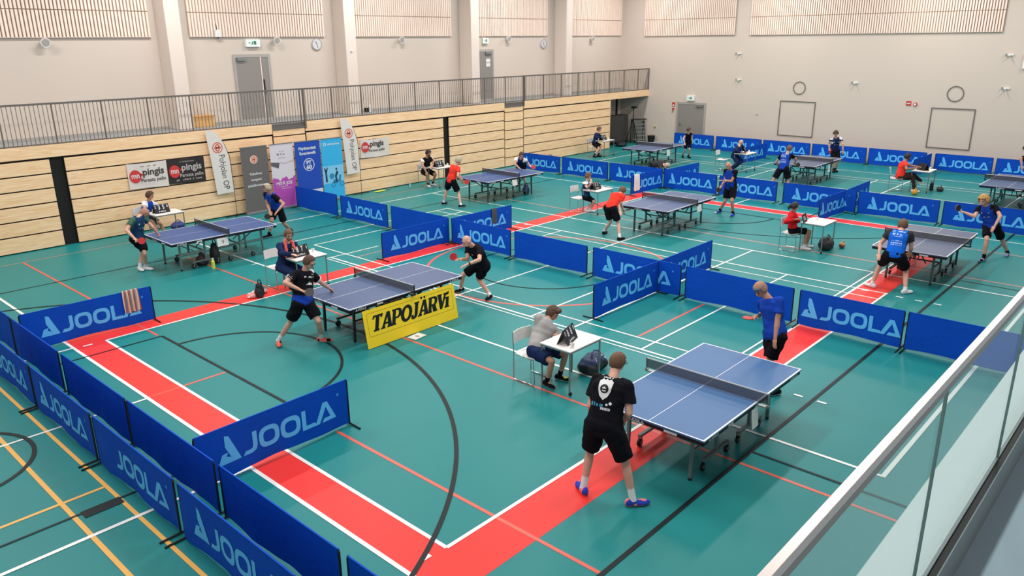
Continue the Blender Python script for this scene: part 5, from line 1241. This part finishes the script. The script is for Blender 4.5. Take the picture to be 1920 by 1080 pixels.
 '19': {'H':1.52,'yaw':-78,'hy':-78,'hip':[19.258,14.551,0.492],'neck':[19.324,14.593,0.941],'head':[19.374,14.573,1.108],'shl':[19.473,14.621,0.878],'shr':[19.164,14.558,0.929],'ell':[19.654,14.667,0.71],'wrl':[19.771,14.76,0.872],'elr':[19.048,14.359,0.831],'wrr':[19.013,14.192,0.971],'hjl':[19.347,14.57,0.492],'hjr':[19.169,14.532,0.492],'knl':[19.26,14.23,0.367],'knr':[19.46,14.354,0.343],'anl':[19.37,14.46,0.085],'anr':[19.31,14.59,0.085],'toe':[-66,-90],'fy':-60,'fp':-10},
 '20': {'H':1.72,'yaw':-2,'hy':-2,'hip':[17.065,12.061,0.814],'neck':[17.462,12.08,1.142],'head':[17.651,12.089,1.203],'shl':[17.427,12.259,1.108],'shr':[17.432,11.898,1.122],'ell':[17.52,12.06,0.928],'wrl':[17.627,12.034,0.704],'elr':[17.273,11.946,0.892],'wrr':[17.132,11.79,0.759],'hjl':[17.069,12.164,0.814],'hjr':[17.061,11.958,0.814],'knl':[17.172,12.12,0.407],'knr':[17.16,11.857,0.417],'anl':[17.26,12.39,0.085],'anr':[16.97,11.66,0.085],'toe':[10,-14],'fy':0,'fp':-25},
 '21': {'H':1.78,'yaw':172,'hy':172,'hip':[21.755,10.928,0.864],'neck':[21.684,10.944,1.393],'head':[21.546,10.955,1.544],'shl':[21.664,10.758,1.351],'shr':[21.716,11.128,1.347],'ell':[21.574,10.833,1.082],'wrl':[21.366,10.983,1.115],'elr':[21.68,11.091,1.058],'wrr':[21.443,11.073,0.957],'hjl':[21.74,10.822,0.864],'hjr':[21.77,11.034,0.864],'knl':[21.513,10.741,0.501],'knr':[21.684,11.044,0.437],'anl':[21.67,10.75,0.085],'anr':[21.82,11.28,0.085],'toe':[184,160],'fy':165,'fp':-15},
 '22': {'H':1.65,'yaw':-68,'hy':-68,'hip':[19.035,7.758,0.486],'neck':[18.977,7.798,0.976],'head':[18.902,7.727,1.135],'shl':[19.142,7.861,0.949],'shr':[18.823,7.728,0.922],'ell':[19.153,7.703,0.727],'wrl':[18.935,7.652,0.811],'elr':[18.586,7.782,0.798],'wrr':[18.552,7.564,0.89],'hjl':[19.127,7.795,0.486],'hjr':[18.943,7.721,0.486],'knl':[19.334,7.449,0.463],'knr':[19.29,7.513,0.491],'anl':[19.47,7.54,0.085],'anr':[19.22,7.5,0.085],'toe':[-56,-80],'fy':-45,'fp':-10},
 '23': {'H':1.84,'yaw':8,'hy':8,'hip':[16.991,4.709,0.793],'neck':[17.274,4.743,1.266],'head':[17.462,4.76,1.361],'shl':[17.225,4.932,1.228],'shr':[17.276,4.549,1.225],'ell':[17.123,5.058,0.971],'wrl':[16.927,4.996,0.802],'elr':[17.342,4.496,0.933],'wrr':[17.541,4.575,0.773],'hjl':[16.975,4.818,0.793],'hjr':[17.006,4.6,0.793],'knl':[17.249,5.036,0.508],'knr':[17.302,4.532,0.46],'anl':[17.08,5.1,0.085],'anr':[17.06,4.42,0.085],'toe':[70,-30],'fy':0,'fp':-10},
 '24': {'H':1.78,'yaw':170,'hy':170,'hip':[21.267,3.822,0.806],'neck':[21.145,3.976,1.303],'head':[21.005,4.034,1.44],'shl':[21.111,3.787,1.305],'shr':[21.199,4.139,1.218],'ell':[20.952,3.617,1.125],'wrl':[20.831,3.679,0.906],'elr':[20.959,4.145,1.049],'wrr':[20.923,4.388,1.127],'hjl':[21.248,3.717,0.806],'hjr':[21.285,3.927,0.806],'knl':[21.541,3.6,0.449],'knr':[20.971,3.812,0.527],'anl':[21.84,3.48,0.085],'anr':[20.92,3.8,0.085],'toe':[182,158],'fy':160,'fp':-10},
 '25': {'H':1.78,'yaw':-60,'hy':-60,'hip':[29.196,8.295,0.492],'neck':[29.289,8.226,1.014],'head':[29.421,8.199,1.168],'shl':[29.441,8.328,0.954],'shr':[29.122,8.136,0.986],'ell':[29.503,8.055,0.867],'wrl':[29.565,7.805,0.843],'elr':[28.895,8.039,0.828],'wrr':[28.966,7.795,0.871],'hjl':[29.289,8.349,0.492],'hjr':[29.104,8.242,0.492],'knl':[29.45,7.95,0.566],'knr':[29.396,7.918,0.498],'anl':[29.75,7.75,0.305],'anr':[29.28,7.8,0.085],'toe':[-48,-72],'fy':-45,'fp':-10},
 '26': {'H':1.8,'yaw':-160,'hy':-160,'hip':[30.9,4.62,0.9],'neck':[30.914,4.884,1.371],'head':[30.922,4.968,1.56],'shl':[30.988,4.71,1.415],'shr':[30.838,5.014,1.248],'ell':[30.753,4.714,1.233],'wrl':[30.549,4.758,1.075],'elr':[30.546,5.008,1.301],'wrr':[30.523,4.935,1.051],'hjl':[30.937,4.519,0.9],'hjr':[30.863,4.721,0.9],'knl':[30.708,4.435,0.533],'knr':[30.644,4.74,0.518],'anl':[30.75,4.45,0.085],'anr':[30.7,4.85,0.085],'toe':[-148,-172],'fy':-170,'fp':-10},
}
ZD = lambda q, s, f: 0
def raglan(q, s, f): return 1 if abs(s) > .165 or (abs(s) > .10 and q > .88) else 0
sleeves = lambda q, s, f: 1 if abs(s) > .172 or (abs(s) > .14 and q > .86) else 0
V = (.72, .72, .72)
WS = [F_white, F_white]; BS = [F_black, F_white]
STY = {
 1: ('man in black shirt, black shorts and white socks seen from behind at the nearest table', dict(shirt=F_black, pants=F_black, hair='ginger', style='short', sock=F_white, sockh=.17, shoe=[fab('shoe_blue', (.03, .06, .42)), fab('sole_coral', (.85, .18, .12)), fab('shoe_coral', (.8, .2, .2))], vox=.0075, glasses=1, head=.88, build=1.10, plen=.88, pw=1.12, sleeve=.66, loose=1.9)),
 2: ('man in blue shirt with a blue headband at the far end of the nearest table', dict(shirt=F_blue, pants=F_black, skin='tan', hair='stub', style='crop', band=fab('band_teal', (.02, .16, .30)), vox=.0075, wrist=(fab('wrist_teal', (.02, .2, .34)), 'r', .10), build=1.0, sleeve=.6, loose=1.4, shoe=BS)),
 3: ('seated teenager in a grey hoodie behind the nearest scoreboard', dict(shirt=F_grey, pants=F_navy, skin='tan', hair='brown', style='full', quiff=1, hood=1, sleeve=2, vox=.0075, sock=F_black, shoe=[F_black, F_white, fab('shoe_lime', (.55, .6, .1))], loose=1.8, pw=1.15)),
 4: ('standing man with glasses in a black and blue shirt with white sleeve bands', dict(shirt=[F_black, F_blue, F_white], pants=F_black, hair='brown', style='crop', glasses=1, vox=.0075, sock=F_white, sockh=.18, shoe=[fab('shoe_pinkorange', (.75, .14, .10)), F_white, F_black], belly=.012, build=1.06, pw=1.12, sleeve=.62, loose=1.6, line=.62,
      zones=lambda q, s, f: 1 if (q < .22 and abs(s) < .22) else (0))),
 5: ('bald man in black crouching with a red paddle beside the yellow-bannered table', dict(shirt=F_black, pants=F_black, skin='pale', vox=.0075, shoe=BS, sock=F_white, sockh=.05, wrist=(M_black, 'l', .065), sleeve=.58, loose=1.3)),
 6: ('seated man with glasses and a coral towel around his neck', dict(shirt=[F_navy, F_blue], pants=F_navy, hair='ginger', style='short', beard='ginger', glasses=1, sleeve=2, plen=1.5, zones=lambda q, s, f: 0, vox=.009, line=.5)),
 7: ('man in a dark teal shirt at the table with the number 9 sheet', dict(shirt=[F_teal, F_green], pants=F_black, skin='pale', hair='stub', style='crop', sock=F_white, shoe=WS, zones=sleeves, leg=.92, vox=.009)),
 8: ('man in blue and black with a black headband before the roll-up banners', dict(shirt=[F_blue, F_black], pants=F_black, skin='tan', hair='grey', style='crop', band=F_black, zones=raglan, shoe=BS, sock=F_black, vox=.010)),
 9: ('seated boy in a blue shirt by the birch boards behind a scoreboard', dict(shirt=[F_blue, F_white], pants=F_dk, skin='tan', hair='brown', style='full', zones=lambda q, s, f: 1 if (q > .72 and abs(s) > .10) else 0)),
 10: ('seated man in a black and white shirt by the birch boards', dict(shirt=[F_black, F_white], pants=F_black, skin='tan', hair='dark', style='short', beard='dark', sock=F_black, shoe=WS, zones=lambda q, s, f: 1 if (.28 < q < .42 or (abs(s) > .2 and q > .5)) else 0)),
 11: ('grey-haired player in an orange-red shirt near the birch boards', dict(shirt=F_red, pants=F_black, hair='grey', style='full', sock=F_white, sockh=.06, shoe=BS, loose=1.5, pw=1.15)),
 12: ('player in a navy shirt with white shoulders leaning over the table by the boards', dict(shirt=[F_navy, F_white], pants=F_black, hair='brown', style='short', shoe=BS, zones=lambda q, s, f: 1 if (abs(s) > .10 and q > .80) else 0)),
 13: ('seated boy with reddish hair beside the dark recess', dict(shirt=[F_navy, F_white], pants=F_black, hair='ginger', style='full', sock=F_black, shoe=[F_black, F_black], sleeve=1.3, zones=lambda q, s, f: 1 if (.5 < q < .66 and abs(s) < .1) else 0)),
 14: ('child in black sleeveless top standing before the farthest lettered barrier', dict(shirt=F_black, pants=F_black, hair='brown', style='short', sock=F_black, shoe=[F_black, F_black], sleeve=.2, leg=.85, build=.86)),
 15: ('grey-haired person in dark clothes crouching behind a lettered barrier', dict(shirt=F_dk, pants=F_black, skin='pale', hair='grey', style='crop', shoe=BS, sleeve=1.6)),
 16: ('bald umpire in a dark blue jacket sitting before the far lettered barriers', dict(shirt=[F_navy, F_white], pants=F_navy, skin='pale', sleeve=2, plen=1.5, zones=ZD)),
 17: ('player in a blue shirt seen from behind at the grey table before the far wall', dict(shirt=[F_blue, F_black], pants=F_black, hair='ginger', style='short', zones=sleeves, shoe=BS, loose=1.4, pw=1.15)),
 18: ('player in a navy shirt looking down in front of the far wall', dict(shirt=[F_navy, F_white], pants=F_black, hair='brown', style='full', zones=lambda q, s, f: 1 if (abs(s) > .12 and (.62 < q < .80 or q > .93)) else 0, shoe=[F_black, F_black], sock=F_black)),
 19: ('seated child resting chin on hand behind a scoreboard near the white towel', dict(shirt=[F_teal, F_white], pants=F_black, hair='ginger', style='full', shoe=WS, sock=F_white, leg=.88, zones=lambda q, s, f: 1 if (q > .86 and abs(s) > .06) else 0)),
 20: ('player in an orange-red shirt bending forward at the middle table', dict(shirt=F_red, pants=F_black, hair='ginger', style='short', sock=F_white, shoe=[F_black, fab('shoe_brownred', (.25, .06, .05))], loose=1.2, pw=1.15, leg=.95)),
 21: ('bald man in a blue and black shirt standing at the end of the middle table', dict(shirt=[F_blue, F_black], pants=F_black, skin='tan', zones=raglan, sock=F_black, shoe=[F_blue, F_white, F_white], belly=.02, build=1.05, wrist=(F_white, 'l', .06))),
 22: ('seated woman with dark tied hair in a red jacket holding score cards', dict(shirt=[F_jred, F_black], pants=F_black, skin='tan', hair='dark', style='short', tail=1, sleeve=1.7, shoe=WS, sock=F_white, sockh=.05, zones=lambda q, s, f: 1 if q < .22 else 0)),
 23: ('man in a bright blue shirt with dark sleeves seen from behind at the right', dict(shirt=[F_bright, F_dk], pants=F_black, skin='pale', hair='ginger', style='short', zones=sleeves, sock=F_white, sockh=.06, shoe=WS, vox=.009, build=1.05, loose=1.4, pw=1.1)),
 24: ('blond curly-haired player in a blue shirt reaching forward with a black paddle', dict(shirt=[F_blue, F_black], pants=F_black, hair='blond', style='curly', zones=raglan, sock=F_black, shoe=[fab('shoe_greyblue', (.2, .24, .4)), F_white, F_black], vox=.009, loose=1.3)),
 25: ('seated man with dark hair and beard in an orange-red shirt at the back right', dict(shirt=F_red, pants=F_pants, skin='deep', hair='dark', style='full', beard='dark', plen=1.5, shoe=[F_white, F_white], loose=1.6)),
 26: ('player in black cut off by the right edge before the far wall', dict(shirt=F_black, pants=F_navy, hair='dark', style='short', shoe=BS)),
}
PP = {}
for k in STY:
    lb, st = STY[k]
    if k in (7, 23): st['hold_r'] = 1
    J = POSE[str(k)]
    t, g, info = person(J, lb, st); info['yawv'] = yv(J['yaw']); PP[k] = (t, g, info, J)
# prints on shirts
def d1(m):
    sh = [(-.085, .07), (-.05, .10), (-.02, .085), (.0, .105), (.02, .085), (.05, .10), (.085, .07), (.08, -.03), (.05, -.10), (0, -.145), (-.05, -.10), (-.08, -.03)]
    m.poly(sh, (0, .10, 0), (1, 0, 0), (0, 1, 0), 0)
    blocks(m, (0, .235, 0), (1, 0, 0), (0, 1, 0), .24, .026, 15, 0, 3); blocks(m, (0, .208, 0), (1, 0, 0), (0, 1, 0), .12, .018, 10, 0, 6)
    blocks(m, (-.06, -.125, 0), (1, 0, 0), (0, 1, 0), .16, .045, 11, 2, 5); blocks(m, (.05, -.155, 0), (1, 0, 0), (0, 1, 0), .12, .04, 9, 0, 8); m.ring((.10, -.07, 0), (1, 0, 0), (0, 1, 0), 0, .018, 12, mi=0); m.ring((.06, -.09, 0), (1, 0, 0), (0, 1, 0), 0, .014, 12, mi=0)
def d1b(m):
    m.ring((0, .085, 0), (1, 0, 0), (0, 1, 0), 0, .052, 24, mi=0)
def d1c(m): m.poly([(-.03, 0), (0, .022), (.03, 0), (0, -.006)], (0, .088, 0), (1, 0, 0), (0, 1, 0)); m.poly([(-.025, 0), (.025, 0), (.02, -.014), (-.02, -.014)], (0, .068, 0), (1, 0, 0), (0, 1, 0))
C_cy = mat('print_cyan', (.05, .35, .55), .6)
print_on(PP[1][2], True, d1, [M_card, M_black, C_cy], 'back_print', .62)
print_on(PP[1][2], True, d1b, [M_black], 'crest_print', .62, .008)
print_on(PP[1][2], True, d1c, [M_card], 'crest_mark', .62, .011)
def d23(m):
    blocks(m, (0, .15, 0), (1, 0, 0), (0, 1, 0), .24, .035, 9, 0, 3); blocks(m, (0, .07, 0), (1, 0, 0), (0, 1, 0), .22, .045, 8, 0, 5); blocks(m, (.01, .035, 0), (1, 0, 0), (0, 1, 0), .16, .02, 10, 0, 6)
    blocks(m, (0, -.06, 0), (1, 0, 0), (0, 1, 0), .2, .02, 12, 0, 7); blocks(m, (0, -.115, 0), (1, 0, 0), (0, 1, 0), .22, .03, 10, 0, 8); blocks(m, (0, -.15, 0), (1, 0, 0), (0, 1, 0), .22, .015, 12, 0, 9)
print_on(PP[23][2], True, d23, [mat('print_pale', 'bcd3ee', .6)], 'back_print', .62)
print_on(PP[17][2], True, d23, [mat('print_pale')if False else MATS['print_pale']], 'back_print', .62)
def d4(m):
    blocks(m, (0, .10, 0), (1, 0, 0), (0, 1, 0), .26, .028, 12, 0, 3); m.poly([(-.08, -.03), (-.03, 0), (-.01, .04), (.0, .005), (.04, .02), (.09, -.03), (.03, -.015), (0, -.03), (-.03, -.018)], (0, 0, 0), (1, 0, 0), (0, 1, 0)); blocks(m, (.07, .16, 0), (1, 0, 0), (0, 1, 0), .05, .012, 4, 0, 4)
print_on(PP[4][2], False, d4, [M_card], 'chest_print', .62)
def dch(m): m.poly([(-.10, .02), (-.07, .02), (-.07, .06), (-.10, .06)], (0, 0, 0), (1, 0, 0), (0, 1, 0)); blocks(m, (.08, .03, 0), (1, 0, 0), (0, 1, 0), .05, .02, 4); blocks(m, (.0, -.08, 0), (1, 0, 0), (0, 1, 0), .16, .02, 8)
for k in (7, 8, 24, 18): print_on(PP[k][2], False, dch, [MATS['print_pale']], 'chest_print', .68)
def d5(m): m.poly([(-.03, 0), (0, .025), (.03, 0), (.01, -.01), (0, .005), (-.01, -.01)], (.05, .08, 0), (1, 0, 0), (0, 1, 0))
print_on(PP[5][2], False, d5, [M_frame], 'chest_print', .62)
# white sleeve bands and shoulder patch of the man in black and blue
t, g, info, J = PP[4]
for a in ('l', 'r'):
    m = MB(); A, Bq = g['sh'+a], g['el'+a]; m.cone(A.lerp(Bq, .52), .0745*info['S']*1.06, A.lerp(Bq, .63), .0735*info['S']*1.06, 18); m.build('sleeve_band', F_white, info['shirt'], smooth=True)
m = MB(); m.ball(g['shl']+Vector((0, 0, .045)), (.05, .06, .045)); m.build('shoulder_patch', F_white, info['shirt'], smooth=True)
# coral towel round the neck
t, g, info, J = PP[6]
tw = empty('towel', info['base'], 0, 'coral towel hanging round the neck of the seated man with glasses', 'towel')
P = []
sd = info['side'](1); f = info['yawv']; nk = info['neck']; up = info['up']
pts = [nk+sd*.09+f*.14-up*.26, nk+sd*.10+f*.13-up*.10, nk+sd*.09+f*.03+up*.03, nk-f*.10+up*.05, nk-sd*.09+f*.03+up*.03, nk-sd*.10+f*.13-up*.10, nk-sd*.09+f*.14-up*.26]
for a, b in zip(pts[:-1], pts[1:]): P.append(C_(a, .038, b, .038))
blob_mesh('fabric', P, .010, [F_towel], tw, 2, None, None, .012, 4)
# paddles
def pad(k, hand, red, label, aim=None, nrm=None):
    J = POSE[str(k)]; paddle(J['wr'+hand], J['el'+hand], J['H']/1.8, red, label, aim, nrm)
pad(4, 'r', 0, 'black paddle held by the man in the black and blue shirt', (.55, -.75, -.2), (-.5, -.6, .6))
pad(5, 'r', 1, 'red paddle held by the crouching bald man', (-.55, .2, .35), (-.6, -.75, .2))
pad(7, 'r', 1, 'red paddle held by the man at the table with the number 9 sheet', (.65, -.5, -.25), (-.5, -.8, .3))
pad(8, 'r', 0, 'black paddle held by the player before the roll-up banners', (-.5, .2, -.6), (-.6, -.7, .1))
pad(11, 'l', 1, 'pink-red paddle held by the grey-haired player in orange-red', (.5, -.5, -.3), (-.6, -.7, .2))
pad(12, 'l', 1, 'pink-red paddle held by the player leaning on the table by the boards', (.4, -.6, -.3), (-.6, -.7, .3))
pad(18, 'r', 1, 'red paddle held by the player looking down before the far wall', (.35, -.3, -.7), (-.7, -.6, .1))
pad(17, 'r', 0, 'black paddle held by the player seen from behind before the far wall', (.3, -.3, -.3), (-.6, -.6, .3))
pad(20, 'l', 0, 'black paddle held by the player bending forward at the middle table', (.7, -.5, .1), (0, 0, 1))
pad(21, 'r', 0, 'black paddle held low by the bald man in the blue and black shirt', (-.5, .25, -.75), (-.5, -.7, .3))
pad(24, 'r', 0, 'black paddle held up by the blond player', (-.5, .4, .55), (-.6, -.7, .2))
pad(23, 'r', 0, 'dark paddle held by the man in bright blue', (.6, -.3, -.2), (-.3, -.4, .8))
pad(2, 'r', 1, 'dark red paddle held flat by the man with the blue headband', (-.9, .35, .05), (0, 0, 1))
# score cards in the hands of the woman
t = empty('scoreboard', (18.84, 7.42, .79), .1, 'black score cards held upright by the umpire in the red jacket', 'scoreboard')
m = MB(); m.obox((0, 0, .11), (.16, 0, 0), (0, .03, .10), (0, .004, -.001)); p = m.build('panel', M_black, t)
m = MB(); m.poly([(-.09, -.05), (-.05, -.05), (-.05, .06), (-.09, .06)], (0, -.008, .11), (1, 0, 0), (0, .29, .96)); m.poly([(.0, -.05), (.04, -.05), (.04, .06), (.0, .06)], (0, -.008, .11), (1, 0, 0), (0, .29, .96)); m.build('numerals', M_card, p)
